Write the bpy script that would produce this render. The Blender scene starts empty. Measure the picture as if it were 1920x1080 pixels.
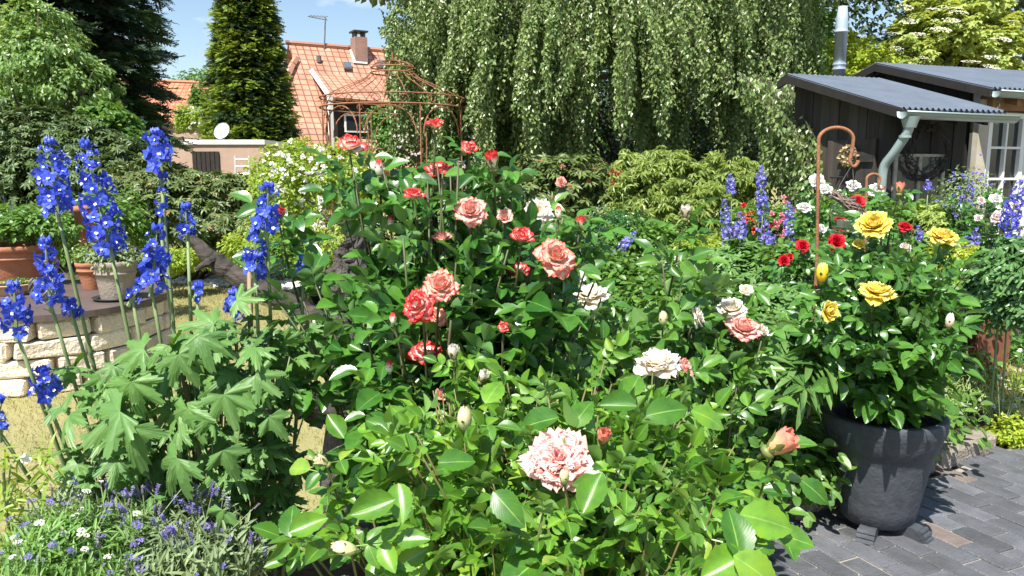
import bpy, math, random
import numpy as np
PI = math.pi; R = math.radians
S = bpy.context.scene; C = S.collection
rng = np.random.default_rng(7); random.seed(7)

# ---------------- camera, sky, sun ----------------
CAMZ = 1.5; PITCH = math.atan(220/1450); F = 1450.0
cd = bpy.data.cameras.new('camera'); cam = bpy.data.objects.new('camera', cd); C.objects.link(cam); S.camera = cam
cd.sensor_width = 36; cd.lens = 36*F/1920; cd.clip_start = .05; cd.clip_end = 600
cam.location = (0, 0, CAMZ); cam.rotation_euler = (PI/2-PITCH, 0, 0)
SUN_EL = R(58); SUN_AZ = R(-24)      # azimuth of the sun seen from the garden, 0 = straight behind the camera, minus = left
sun_vec = np.array([math.sin(SUN_AZ)*math.cos(SUN_EL), -math.cos(SUN_AZ)*math.cos(SUN_EL), math.sin(SUN_EL)])
W = bpy.data.worlds.new('World'); S.world = W; W.use_nodes = True
wn = W.node_tree.nodes; wl = W.node_tree.links; wn.clear()
wo = wn.new('ShaderNodeOutputWorld'); wb = wn.new('ShaderNodeBackground'); sk = wn.new('ShaderNodeTexSky')
sk.sky_type = 'NISHITA'; sk.sun_disc = False; sk.sun_elevation = SUN_EL
sk.sun_rotation = math.atan2(sun_vec[0], sun_vec[1]); sk.air_density = 1.1; sk.dust_density = .6; sk.ozone_density = 1.6
# thin fair-weather clouds low in the sky, by direction
tc = wn.new('ShaderNodeTexCoord'); mp = wn.new('ShaderNodeMapping'); mp.inputs['Scale'].default_value = (1, 1, 3.2)
mp.inputs['Location'].default_value = (.37, .2, .1)
nz = wn.new('ShaderNodeTexNoise'); nz.inputs['Scale'].default_value = 5.5; nz.inputs['Detail'].default_value = 7; nz.inputs['Roughness'].default_value = .55
cr = wn.new('ShaderNodeValToRGB'); cr.color_ramp.elements[0].position = .60; cr.color_ramp.elements[1].position = .78
mx = wn.new('ShaderNodeMixRGB'); mx.inputs['Color2'].default_value = (8.5, 8.7, 9.4, 1)
mm = wn.new('ShaderNodeMath'); mm.operation = 'MULTIPLY'; mm.inputs[1].default_value = .75
wl.new(tc.outputs['Generated'], mp.inputs['Vector']); wl.new(mp.outputs['Vector'], nz.inputs['Vector'])
wl.new(nz.outputs['Fac'], cr.inputs['Fac']); wl.new(cr.outputs['Color'], mm.inputs[0]); wl.new(mm.outputs['Value'], mx.inputs['Fac'])
wl.new(sk.outputs['Color'], mx.inputs['Color1']); wl.new(mx.outputs['Color'], wb.inputs['Color'])
wb.inputs['Strength'].default_value = .088; wl.new(wb.outputs['Background'], wo.inputs['Surface'])
sd = bpy.data.lights.new('sun', 'SUN'); sd.energy = 5.0; sd.angle = R(.5); sd.color = (1, .955, .87)
so = bpy.data.objects.new('sun', sd); C.objects.link(so)
from mathutils import Vector
so.rotation_euler = Vector(sun_vec).to_track_quat('Z', 'Y').to_euler()
S.view_settings.view_transform = 'Standard'; S.view_settings.look = 'None'; S.view_settings.exposure = .95; S.view_settings.gamma = 1
S.cycles.max_bounces = 7; S.cycles.diffuse_bounces = 3; S.cycles.glossy_bounces = 3; S.cycles.transmission_bounces = 5; S.cycles.transparent_max_bounces = 8

# ---------------- helpers ----------------
A = np.array
CP, SP = math.cos(PITCH), math.sin(PITCH)
def ray(px, py):
    a = (px-960)/F; b = (540-py)/F
    return A([a, CP+b*SP, -SP+b*CP])
def at(px, py, Y):                 # world point on the sight line of a pixel at forward distance Y
    r = ray(px, py); t = Y/r[1]
    return A([r[0]*t, Y, CAMZ+r[2]*t])
def gnd(px, py, z=0.):
    r = ray(px, py); t = (z-CAMZ)/r[2]
    return A([r[0]*t, r[1]*t, z])
def nrm(v):
    v = np.asarray(v, float); return v/np.maximum(np.linalg.norm(v, axis=-1, keepdims=True), 1e-9)
def mats_from(d, n):
    y = nrm(d); x = nrm(np.cross(y, n)); z = np.cross(x, y)
    return np.stack([x, y, z], axis=-1)
def rvec(n, s=1.): return rng.normal(0, s, (n, 3))

class T:                            # a small template mesh
    def __init__(s, V, F_, uv=None, mi=None):
        s.V = np.asarray(V, float); s.sz = A([len(f) for f in F_], int); s.L = A([i for f in F_ for i in f], int)
        s.uv = np.zeros((len(s.L), 2)) if uv is None else np.asarray(uv, float)[s.L]
        s.mi = np.zeros(len(s.sz), int) if mi is None else (np.full(len(s.sz), mi) if np.isscalar(mi) else np.asarray(mi, int))
    def tf(s, Rm=None, t=(0, 0, 0), k=1., mi=None):
        o = T.__new__(T); V = s.V*k
        if Rm is not None: V = V@np.asarray(Rm).T
        o.V = V+A(t); o.sz = s.sz; o.L = s.L; o.uv = s.uv; o.mi = s.mi if mi is None else np.full(len(s.sz), mi); return o
def join(ts):
    o = T.__new__(T); off = 0; Vs = []; Ls = []
    for t in ts: Vs.append(t.V); Ls.append(t.L+off); off += len(t.V)
    o.V = np.concatenate(Vs); o.L = np.concatenate(Ls); o.sz = np.concatenate([t.sz for t in ts])
    o.uv = np.concatenate([t.uv for t in ts]); o.mi = np.concatenate([t.mi for t in ts]); return o
def rz(a): c, s = math.cos(a), math.sin(a); return A([[c, -s, 0], [s, c, 0], [0, 0, 1.]])
def rx(a): c, s = math.cos(a), math.sin(a); return A([[1., 0, 0], [0, c, -s], [0, s, c]])
def ry(a): c, s = math.cos(a), math.sin(a); return A([[c, 0, s], [0, 1., 0], [-s, 0, c]])

class M:                            # collects pieces, builds ONE mesh object
    def __init__(s): s.t = []
    def add(s, t): s.t.append(t); return s
    def many(s, tm, P, Rm, k):
        n = len(P)
        if n == 0: return s
        k = np.broadcast_to(np.asarray(k, float), (n,)) if np.ndim(k) < 2 else k
        V = tm.V[None]*(k[:, None, None] if k.ndim == 1 else k[:, None, :])
        V = np.einsum('nij,nvj->nvi', Rm, V)+np.asarray(P)[:, None]
        o = T.__new__(T); nv = len(tm.V); o.V = V.reshape(-1, 3)
        o.L = (tm.L[None]+(np.arange(n)*nv)[:, None]).ravel(); o.sz = np.tile(tm.sz, n)
        o.uv = np.tile(tm.uv, (n, 1)); o.mi = np.tile(tm.mi, n); s.t.append(o); return s
    def box(s, c, size, Rm=None, mi=0):
        x, y, z = A(size)/2
        V = [(-x,-y,-z),(x,-y,-z),(x,y,-z),(-x,y,-z),(-x,-y,z),(x,-y,z),(x,y,z),(-x,y,z)]
        Fs = [(0,3,2,1),(4,5,6,7),(0,1,5,4),(1,2,6,5),(2,3,7,6),(3,0,4,7)]
        return s.add(T(V, Fs, mi=mi).tf(Rm, c))
    def bbox(s, c, size, b=.01, Rm=None, mi=0, jit=0):     # chamfered box
        x, y, z = A(size)/2; V = []; 
        for sx, sy, sz_ in ((-1,-1,-1),(1,-1,-1),(1,1,-1),(-1,1,-1),(-1,-1,1),(1,-1,1),(1,1,1),(-1,1,1)):
            V += [(sx*(x-b), sy*(y-b), sz_*z), (sx*(x-b), sy*y, sz_*(z-b)), (sx*x, sy*(y-b), sz_*(z-b))]
        V = A(V)
        if jit: V = V+rng.normal(0, jit, V.shape)
        Z = [0,1,2,3]; Fs = []
        g = lambda i, k: i*3+k
        Fs.append([g(i,0) for i in (0,3,2,1)]); Fs.append([g(i,0) for i in (4,5,6,7)])
        Fs.append([g(i,1) for i in (0,1,5,4)]); Fs.append([g(i,1) for i in (2,3,7,6)])
        Fs.append([g(i,2) for i in (1,2,6,5)]); Fs.append([g(i,2) for i in (3,0,4,7)])
        for a, b_, up in ((0,1,0),(2,3,0),(4,5,1),(6,7,1)):
            f = [g(a,0),g(b_,0),g(b_,1),g(a,1)]; Fs.append(f[::-1] if up == 0 and 0 else f)
        for a, b_ in ((1,2),(3,0),(5,6),(7,4)): Fs.append([g(a,0),g(b_,0),g(b_,2),g(a,2)])
        for a, b_ in ((0,4),(1,5),(2,6),(3,7)): Fs.append([g(a,1),g(b_,1),g(b_,2),g(a,2)])
        for i in range(8): Fs.append([g(i,0),g(i,1),g(i,2)])
        return s.add(T(V, Fs, mi=mi).tf(Rm, c))
    def tube(s, pts, r, n=6, mi=0, cap=True, rough=0):
        P = np.asarray(pts, float); m = len(P); r = np.broadcast_to(np.asarray(r, float), (m,))
        d = nrm(np.gradient(P, axis=0)); ref = A([0, 0, 1.]) if abs(d[0][2]) < .9 else A([1., 0, 0])
        u = nrm(np.cross(d[0], ref)); V = []; UV = []
        for i in range(m):
            u = nrm(u-d[i]*np.dot(u, d[i])); w = np.cross(d[i], u)
            a = np.arange(n)*2*PI/n
            rr = r[i]*(1+(rng.normal(0, rough, n) if rough else 0))
            V.append(P[i]+(np.cos(a)*rr)[:, None]*u+(np.sin(a)*rr)[:, None]*w)
            UV += [(k/n, i/max(1, m-1)) for k in range(n)]
        V = np.concatenate(V); Fs = []
        for i in range(m-1):
            for k in range(n):
                k2 = (k+1) % n; Fs.append((i*n+k, i*n+k2, (i+1)*n+k2, (i+1)*n+k))
        if cap: Fs.append(tuple(range(n))[::-1]); Fs.append(tuple((m-1)*n+k for k in range(n)))
        return s.add(T(V, Fs, UV, mi=mi))
    def lathe(s, prof, c=(0, 0, 0), n=32, mi=0, Rm=None):
        V = []; Fs = []; m = len(prof)
        for r, z in prof:
            for k in range(n): a = 2*PI*k/n; V.append((r*math.cos(a), r*math.sin(a), z))
        for i in range(m-1):
            for k in range(n): k2 = (k+1) % n; Fs.append((i*n+k, i*n+k2, (i+1)*n+k2, (i+1)*n+k))
        return s.add(T(V, Fs, mi=mi).tf(Rm, c))
    def poly(s, pts, mi=0): return s.add(T(pts, [tuple(range(len(pts)))], mi=mi))
    def slab(s, pts, th, mi=0):     # polygon with thickness along its normal (th: vector)
        n = len(pts); V = [A(p, float) for p in pts]+[A(p, float)+A(th) for p in pts]
        Fs = [tuple(range(n)), tuple(range(n, 2*n))[::-1]]+[(i, i+n, (i+1) % n+n, (i+1) % n) for i in range(n)]
        return s.add(T(V, Fs, mi=mi))
    def mesh(s, name, mats, org=(0, 0, 0), smooth=False):
        t = join(s.t); me = bpy.data.meshes.new(name); V = t.V-A(org)
        me.vertices.add(len(V)); me.vertices.foreach_set('co', V.astype(np.float32).ravel())
        me.loops.add(len(t.L)); me.loops.foreach_set('vertex_index', t.L.astype(np.int32))
        st = np.concatenate([[0], np.cumsum(t.sz)[:-1]])
        me.polygons.add(len(t.sz)); me.polygons.foreach_set('loop_start', st.astype(np.int32))
        uvl = me.uv_layers.new(name='UVMap'); uvl.data.foreach_set('uv', t.uv.astype(np.float32).ravel())
        for m_ in (mats if isinstance(mats, (list, tuple)) else [mats]): me.materials.append(m_)
        me.polygons.foreach_set('material_index', t.mi.astype(np.int32))
        me.update(calc_edges=True); me.polygons.foreach_set('use_smooth', np.full(len(t.sz), bool(smooth))); me.update(); return me
    def build(s, name, mats, parent=None, smooth=False, org=None):
        if org is None: org = A(parent['_o']) if parent is not None else A([0, 0, 0.])
        me = s.mesh(name, mats, org, smooth); o = bpy.data.objects.new(name, me); C.objects.link(o)
        if parent is not None: o.parent = parent
        else: o.location = org
        return o
ORG = {}
_tag = []
def thing(name, loc, label, cat, group=None):
    o = bpy.data.objects.new(name, None); C.objects.link(o); o.location = tuple(map(float, loc)); o.empty_display_size = .1
    o['_o'] = [float(v) for v in loc]; _tag.append(o); o['label'] = label; o['category'] = cat
    if group: o['group'] = group
    return o
def single(o, label, cat, group=None):
    o['label'] = label; o['category'] = cat
    if group: o['group'] = group
    return o
def setkind(o, k, label=None, cat=None):
    o['kind'] = k
    if label: o['label'] = label
    if cat: o['category'] = cat
    return o
def inst(name, me, parent, pos, Rm=None, k=1.):      # one more object on a shared mesh; pos in world
    from mathutils import Matrix
    o = bpy.data.objects.new(name, me); C.objects.link(o); Rm = np.eye(3) if Rm is None else Rm
    kk = A([k, k, k]) if np.isscalar(k) else A(k); m = np.eye(4); m[:3, :3] = Rm*kk[None]
    p = A(pos, float)
    if parent is not None: o.parent = parent; p = p-A(parent['_o'])
    m[:3, 3] = p; o.matrix_basis = Matrix(m.tolist()); return o

# ---------------- materials ----------------
def mat(name, col, rough=.7, metal=0, spec=.5, bump=0, bscale=30, var=0, vscale=4, col2=None, island=0, coat=0, stretch=None):
    m = bpy.data.materials.new(name); m.use_nodes = True; n = m.node_tree.nodes; l = m.node_tree.links; b = n['Principled BSDF']
    b.inputs['Base Color'].default_value = (*col, 1); b.inputs['Roughness'].default_value = rough; b.inputs['Metallic'].default_value = metal
    b.inputs['Specular IOR Level'].default_value = spec; b.inputs['Coat Weight'].default_value = coat
    tcn = n.new('ShaderNodeTexCoord')
    src = None; OC = tcn.outputs['Object']
    if stretch: smp = n.new('ShaderNodeMapping'); smp.inputs['Scale'].default_value = stretch; l.new(OC, smp.inputs['Vector']); OC = smp.outputs['Vector']
    if col2 is not None or var:
        t = n.new('ShaderNodeTexNoise'); t.inputs['Scale'].default_value = vscale; t.inputs['Detail'].default_value = 8; t.inputs['Roughness'].default_value = .65
        l.new(OC, t.inputs['Vector'])
        r = n.new('ShaderNodeValToRGB'); e = r.color_ramp.elements; e[0].position = .32; e[1].position = .68
        c2 = col2 if col2 is not None else tuple(c*(1-var) for c in col)
        e[0].color = (*c2, 1); e[1].color = (*col, 1); l.new(t.outputs['Fac'], r.inputs['Fac']); src = r.outputs['Color']
    if island:
        g = n.new('ShaderNodeNewGeometry'); h = n.new('ShaderNodeHueSaturation'); mr = n.new('ShaderNodeMapRange')
        mr.inputs['To Min'].default_value = 1-island; mr.inputs['To Max'].default_value = 1+island
        l.new(g.outputs['Random Per Island'], mr.inputs['Value']); l.new(mr.outputs['Result'], h.inputs['Value'])
        if src: l.new(src, h.inputs['Color'])
        else: h.inputs['Color'].default_value = (*col, 1)
        src = h.outputs['Color']
    if src: l.new(src, b.inputs['Base Color'])
    if bump:
        t2 = n.new('ShaderNodeTexNoise'); t2.inputs['Scale'].default_value = bscale; t2.inputs['Detail'].default_value = 6
        l.new(OC, t2.inputs['Vector']); bp = n.new('ShaderNodeBump'); bp.inputs['Strength'].default_value = bump
        bp.inputs['Distance'].default_value = .02; l.new(t2.outputs['Fac'], bp.inputs['Height']); l.new(bp.outputs['Normal'], b.inputs['Normal'])
    return m
def leafmat(name, c1, c2, rough=.42, trans=.3, vein=0, spec=.5, tcol=None, back=.55, young=None, veincol=None):
    m = bpy.data.materials.new(name); m.use_nodes = True; n = m.node_tree.nodes; l = m.node_tree.links; b = n['Principled BSDF']; out = n['Material Output']
    g = n.new('ShaderNodeNewGeometry'); r = n.new('ShaderNodeValToRGB'); e = r.color_ramp.elements
    e[0].color = (*c1, 1); e[1].color = (*c2, 1)
    if young:
        x = e.new(.93); x.color = (*c2, 1); e[2].color = (*young, 1)
    l.new(g.outputs['Random Per Island'], r.inputs['Fac']); src = r.outputs['Color']
    if vein:
        uv = n.new('ShaderNodeUVMap'); sx = n.new('ShaderNodeSeparateXYZ'); l.new(uv.outputs['UV'], sx.inputs['Vector'])
        def mth(op, a, b_=None, **k):
            q = n.new('ShaderNodeMath'); q.operation = op
            for i, v in enumerate((a, b_)):
                if v is None: continue
                if isinstance(v, (int, float)): q.inputs[i].default_value = v
                else: l.new(v, q.inputs[i])
            return q.outputs[0]
        s_ = mth('ABSOLUTE', mth('SUBTRACT', sx.outputs['X'], .5))
        mid = mth('LESS_THAN', s_, .022)
        ph = mth('SUBTRACT', sx.outputs['Y'], mth('MULTIPLY', s_, .75))
        wv = mth('SINE', mth('MULTIPLY', ph, 2*PI*7))
        line = mth('MULTIPLY', mth('GREATER_THAN', wv, .97), .22)
        fac = mth('MULTIPLY', mth('MAXIMUM', mid, line), .55)
        mxx = n.new('ShaderNodeMixRGB'); l.new(fac, mxx.inputs['Fac']); l.new(src, mxx.inputs['Color1'])
        mxx.inputs['Color2'].default_value = (*(veincol or (.35, .5, .12)), 1); src = mxx.outputs['Color']
        tcl = n.new('ShaderNodeTexCoord'); nl = n.new('ShaderNodeTexNoise'); nl.inputs['Scale'].default_value = 55; nl.inputs['Detail'].default_value = 5; l.new(tcl.outputs['Object'], nl.inputs['Vector'])
        rl = n.new('ShaderNodeValToRGB'); re_ = rl.color_ramp.elements; re_[0].position = .3; re_[0].color = (.72, .74, .7, 1); re_[1].position = .5; re_[1].color = (1, 1, 1, 1); q3 = re_.new(.72); q3.color = (1.25, 1.1, .6, 1)
        l.new(nl.outputs['Fac'], rl.inputs['Fac']); ml = n.new('ShaderNodeMixRGB'); ml.blend_type = 'MULTIPLY'; ml.inputs['Fac'].default_value = 1; l.new(src, ml.inputs['Color1']); l.new(rl.outputs['Color'], ml.inputs['Color2']); src = ml.outputs['Color']
        bp = n.new('ShaderNodeBump'); bp.inputs['Strength'].default_value = .05*vein; bp.inputs['Distance'].default_value = .002
        hh = mth('ADD', mth('POWER', mth('ABSOLUTE', wv), .5), mth('MULTIPLY', mid, -.8)); l.new(hh, bp.inputs['Height']); l.new(bp.outputs['Normal'], b.inputs['Normal'])
    mb = n.new('ShaderNodeMixRGB'); mb.inputs['Color2'].default_value = (*[min(1, a*.8+.07) for a in c2], 1)
    fb = n.new('ShaderNodeMath'); fb.operation = 'MULTIPLY'; fb.inputs[1].default_value = back
    l.new(g.outputs['Backfacing'], fb.inputs[0]); l.new(fb.outputs[0], mb.inputs['Fac']); l.new(src, mb.inputs['Color1']); src = mb.outputs['Color']
    l.new(src, b.inputs['Base Color']); b.inputs['Roughness'].default_value = rough; b.inputs['Specular IOR Level'].default_value = spec
    tr = n.new('ShaderNodeBsdfTranslucent'); tg = n.new('ShaderNodeMixRGB'); tg.blend_type = 'MIX'; tg.inputs['Fac'].default_value = .6
    tg.inputs['Color2'].default_value = (*(tcol or (min(1, c2[0]*2.2), min(1, c2[1]*1.9), c2[2]*.5)), 1); l.new(src, tg.inputs['Color1']); l.new(tg.outputs['Color'], tr.inputs['Color'])
    ms = n.new('ShaderNodeMixShader'); ms.inputs['Fac'].default_value = trans; l.new(b.outputs['BSDF'], ms.inputs[1]); l.new(tr.outputs['BSDF'], ms.inputs[2]); l.new(ms.outputs['Shader'], out.inputs['Surface'])
    return m
def petalmat(name, stops, back=None, trans=.22, streak=.08, rough=.6, wob=.22, isl=.08):
    m = bpy.data.materials.new(name); m.use_nodes = True; n = m.node_tree.nodes; l = m.node_tree.links; b = n['Principled BSDF']; out = n['Material Output']
    uv = n.new('ShaderNodeUVMap'); sx = n.new('ShaderNodeSeparateXYZ'); l.new(uv.outputs['UV'], sx.inputs['Vector'])
    g = n.new('ShaderNodeNewGeometry')
    mp_ = n.new('ShaderNodeMapping'); mp_.inputs['Scale'].default_value = (16, 1.6, 1); cb = n.new('ShaderNodeCombineXYZ')
    l.new(sx.outputs['X'], cb.inputs['X']); l.new(sx.outputs['Y'], cb.inputs['Y']); l.new(g.outputs['Random Per Island'], cb.inputs['Z'])
    l.new(cb.outputs['Vector'], mp_.inputs['Vector'])
    t = n.new('ShaderNodeTexNoise'); t.inputs['Scale'].default_value = 1; t.inputs['Detail'].default_value = 3; l.new(mp_.outputs['Vector'], t.inputs['Vector'])
    def mth(op, a, b_):
        q = n.new('ShaderNodeMath'); q.operation = op
        for i, v in enumerate((a, b_)):
            if isinstance(v, (int, float)): q.inputs[i].default_value = v
            else: l.new(v, q.inputs[i])
        return q.outputs[0]
    side = mth('MULTIPLY', mth('POWER', mth('MULTIPLY', mth('ABSOLUTE', mth('SUBTRACT', sx.outputs['X'], .5), 0), 2), 3), .18)
    f = mth('ADD', mth('ADD', sx.outputs['Y'], side), mth('MULTIPLY', mth('SUBTRACT', t.outputs['Fac'], .5), wob*2))
    r = n.new('ShaderNodeValToRGB'); e = r.color_ramp.elements
    e[0].position = stops[0][0]; e[0].color = (*stops[0][1], 1); e[1].position = stops[-1][0]; e[1].color = (*stops[-1][1], 1)
    for p_, c_ in stops[1:-1]: q = e.new(p_); q.color = (*c_, 1)
    l.new(f, r.inputs['Fac']); src = r.outputs['Color']
    if back:
        mb = n.new('ShaderNodeMixRGB'); mb.inputs['Color2'].default_value = (*back, 1); l.new(g.outputs['Backfacing'], mb.inputs['Fac']); l.new(src, mb.inputs['Color1']); src = mb.outputs['Color']
    h = n.new('ShaderNodeHueSaturation'); mr = n.new('ShaderNodeMapRange'); mr.inputs['To Min'].default_value = 1-isl*2; mr.inputs['To Max'].default_value = 1+isl
    l.new(g.outputs['Random Per Island'], mr.inputs['Value']); l.new(mr.outputs['Result'], h.inputs['Value']); l.new(src, h.inputs['Color']); src = h.outputs['Color']
    l.new(src, b.inputs['Base Color']); b.inputs['Roughness'].default_value = rough; b.inputs['Specular IOR Level'].default_value = .3
    tr = n.new('ShaderNodeBsdfTranslucent'); l.new(src, tr.inputs['Color'])
    ms = n.new('ShaderNodeMixShader'); ms.inputs['Fac'].default_value = trans; l.new(b.outputs['BSDF'], ms.inputs[1]); l.new(tr.outputs['BSDF'], ms.inputs[2]); l.new(ms.outputs['Shader'], out.inputs['Surface'])
    return m

# ---------------- leaf and flower templates (unit length along +Y, face up +Z) ----------------
def leaf(W_=.5, rows=6, half=1, fold=.15, curl=.25, a=.8, b=.75, serr=0, twist=0, wave=0, stalk=0):
    V = []; UV = []; Fs = []; nc = 2*half+1
    for i in range(rows+1):
        t = i/rows; w = (math.sin(PI*min(.999, max(.001, t))**a))**b*W_/2
        if i in (0, rows): w = .001
        if serr and i % 2 and i < rows: w *= 1+serr
        for j in range(-half, half+1):
            s_ = j/half; x = s_*w; z = abs(s_)**1.5*w*fold*2-curl*(t**2)*.5+(wave*math.sin(t*9+s_*2)*w if abs(s_) > .5 else 0)
            a2 = twist*t; V.append((x*math.cos(a2), t, z+x*math.sin(a2))); UV.append((.5+s_/2, t))
    for i in range(rows):
        for j in range(nc-1): Fs.append((i*nc+j, i*nc+j+1, (i+1)*nc+j+1, (i+1)*nc+j))
    t = T(V, Fs, UV)
    return t
def stick(L, w=.012): return T([(-w, 0, 0), (w, 0, 0), (w, L, 0), (-w, L, 0)], [(0, 1, 2, 3)], [(.5, .5)]*4)
def compound(n_side=2, spacing=.42, lf=None, end=True, lfs=.55, ang=62, stalk=.3):
    ts = [stick(stalk+spacing*n_side, .012)]
    for i in range(n_side):
        y = stalk+spacing*i; k = lfs*(.8+.2*i/max(1, n_side-1))
        for sg in (-1, 1):
            l0 = lf[rng.integers(len(lf))]
            ts.append(l0.tf(rz(-sg*R(ang+rng.uniform(-8, 8)))@rx(R(rng.uniform(-16, 8))), (0, y, 0), k*rng.uniform(.9, 1.1)))
    if end: ts.append(lf[0].tf(rx(R(rng.uniform(-14, 4))), (0, stalk+spacing*n_side-.05, 0), lfs*1.15))
    return join(ts)
def palm(lobes=5, spread=80, depth=.42, teeth=3, nseg=84, droop=.35, wob=.05):
    th = np.linspace(-R(spread+28), R(spread+28), nseg); cs = np.linspace(-R(spread), R(spread), lobes)
    r = np.full(nseg, depth)
    for k, c in enumerate(cs):
        Lk = 1-.28*(abs(c)/R(spread))**1.3; wd = R(spread)/lobes*1.05
        d = np.abs(th-c)/wd; base = Lk*np.clip(1-.46*d**1.4, 0, 1)*(d < 1.05)
        tw = np.abs(((d*teeth) % 1.)-.5)*2; tooth = 1-.30*tw*(.45+.55*np.clip(d, 0, 1)); r = np.maximum(r, base*tooth)
    V = [(0, 0, 0)]; UV = [(.5, 0)]; Fs = []
    rings = (.3, .62, 1.)
    for q, f in enumerate(rings):
        for i in range(nseg):
            rr = r[i]*f; x = rr*math.sin(th[i]); y = rr*math.cos(th[i])
            rid = .11*math.cos(th[i]/(R(spread)/(lobes-1)*2)*2*PI)*f
            V.append((x, y+.0, -droop*rr**2+rid*rr+wob*math.sin(th[i]*7)*rr)); UV.append((i/(nseg-1), f))
    for i in range(nseg-1): Fs.append((0, 1+i+1, 1+i))
    for q in range(2):
        for i in range(nseg-1):
            a0 = 1+q*nseg+i; Fs.append((a0, a0+1, a0+1+nseg, a0+nseg))
    return T(V, [f[::-1] for f in Fs], UV)
def whorl(n, lf, up=25, k=1., jit=10):
    return join([lf.tf(rz(2*PI*i/n+R(rng.uniform(-jit, jit)))@rx(R(up+rng.uniform(-jit, jit))), (0, 0, 0), k*rng.uniform(.8, 1.1)) for i in range(n)])

LEAF_ROSE = [leaf(.60, 14, 2, f_, c_, .84, .80, .09, tw, .06) for f_, c_, tw in ((.22, .3, .1), (.12, .6, -.25), (.38, .1, .3), (.05, .9, 0), (.3,.5,.35))]
LEAF_MID = [leaf(.62, 6, 1, f_, c_, .82, .65, .0, tw) for f_, c_, tw in ((.22, .25, .1), (.12, .5, -.15), (.3, .1, .2))]
LEAF_S = [leaf(.6, 3, 1, .2, c_, .85, .7) for c_ in (.2, .5)]
LEAF_RHODO = [leaf(.3, 4, 1, .18, c_, .9, .6) for c_ in (.25, .6)]
COMP5 = [compound(2, .34, LEAF_ROSE, lfs=.62) for _ in range(5)]
COMP3 = [compound(1, .40, LEAF_ROSE, lfs=.75) for _ in range(3)]
COMPM = [compound(2, .34, LEAF_MID, lfs=.6) for _ in range(4)]
PALM = [palm(5, 88, .40, 2.6, 108, d_) for d_ in (.25, .5, .8)]+[palm(3, 62, .42, 3.4, 108, .45, .09)]
PALM_S = [palm(5, 84, .25, 1, 20, d_) for d_ in (.3, .6)]
LEAF_TINY = [T([(0, 0, 0), (.3, .45, .08), (0, 1, -.12), (-.3, .45, .08)], [(0, 1, 2), (0, 2, 3)], [(.5, 0), (1, .5), (.5, 1), (0, .5)]),
             T([(0, 0, 0), (.34, .5, -.02), (0, 1, -.3), (-.3, .4, .12)], [(0, 1, 2), (0, 2, 3)], [(.5, 0), (1, .5), (.5, 1), (0, .5)])]
SLIM = [leaf(.14, 5, 1, .15, c_, .8, .5) for c_ in (.2, .9, .5)]
# ---------------- ground ----------------
def sheet(name, pts, z, m, sub=None):
    q = M(); q.poly([(x, y, z) for x, y in pts]); return setkind(q.build(name, m), 'structure')
mGround = mat('ground', (.20, .20, .07), .95, col2=(.34, .29, .13), vscale=.8, bump=.4, bscale=60)
mSoil = mat('soil', (.035, .026, .018), .98, col2=(.075, .056, .04), vscale=9, bump=1, bscale=45)
sheet('ground', [(-260, -20), (260, -20), (260, 420), (-260, 420)], 0, mGround)
sheet('garden_soil', [(-1.35, 0), (-1.55, 2.0), (-1.0, 2.9), (-.35, 3.1), (-.1, 4.6), (-.1, 7.8), (-2.6, 8.3), (-4.2, 10.4), (-9, 10.6), (-14, 13.5), (9, 15), (9, 4.0), (3.0, 4.1), (1.4, 3.0), (1.05, 0)], .004, mSoil)
# dry summer lawn: blades
def grass(name, n, xr, yr, h, m, label):
    P = np.stack([rng.uniform(*xr, n), rng.uniform(0, 1, n)**.75*(yr[1]-yr[0])+yr[0], np.full(n, .003)], 1)
    keep = (P[:, 0] < -.3-.0*P[:, 1]) & (P[:, 0] > -.74*P[:, 1]-.3); P = P[keep]; n = len(P)
    d = nrm(np.stack([rng.normal(0, .55, n), rng.normal(0, .55, n), np.ones(n)], 1)); Rm = mats_from(d, rvec(n))
    bl = T([(-.06, 0, 0), (.06, 0, 0), (.03, .6, .06), (0, 1, .3)], [(0, 1, 2), (0, 2, 3)][:1]+[(0, 2, 3)])
    q = M().many(bl, P, Rm, rng.uniform(.5, 1.2, n)*h); return setkind(q.build(name, m), 'stuff', label, 'grass')
mBlade = leafmat('grass_blade', (.12, .20, .035), (.46, .38, .16), .7, .3, tcol=(.5, .45, .15))
grass('lawn_grass', 190000, (-9, -.3), (2.7, 12.0), .030, mBlade, 'short sun-dried yellowish lawn grass between the beds')

# ---------------- paving ----------------
mBrickP = mat('paver', (.125, .132, .150), .6, col2=(.075, .078, .085), vscale=9, bump=.5, bscale=120, island=.32)
mBrickP2 = mat('paver_brown', (.19, .155, .14), .65, var=.3, vscale=14, bump=.5, bscale=120, island=.2)
mJoint = mat('joint_sand', (.30, .27, .22), .95, bump=.4, bscale=200)
k1, k2, k3 = gnd(1500, 985), gnd(1762, 898), gnd(1876, 853)
kx = nrm(k3-k2)
edge = [gnd(1475, 1085), k1, gnd(1610, 948), k2, k3, k3+kx*3]
poly = [p[:2] for p in edge]+[A([6.5, 0.3]), A([edge[0][0]-.02, .3])]
def inside(P, poly):
    x, y = P; c = False; n = len(poly)
    for i in range(n):
        x1, y1 = poly[i][:2]; x2, y2 = poly[(i+1) % n][:2]
        if (y1 > y) != (y2 > y) and x < (x2-x1)*(y-y1)/(y2-y1)+x1: c = not c
    return c
q = M(); ang = R(-66); ca, sa = math.cos(ang), math.sin(ang)
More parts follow.
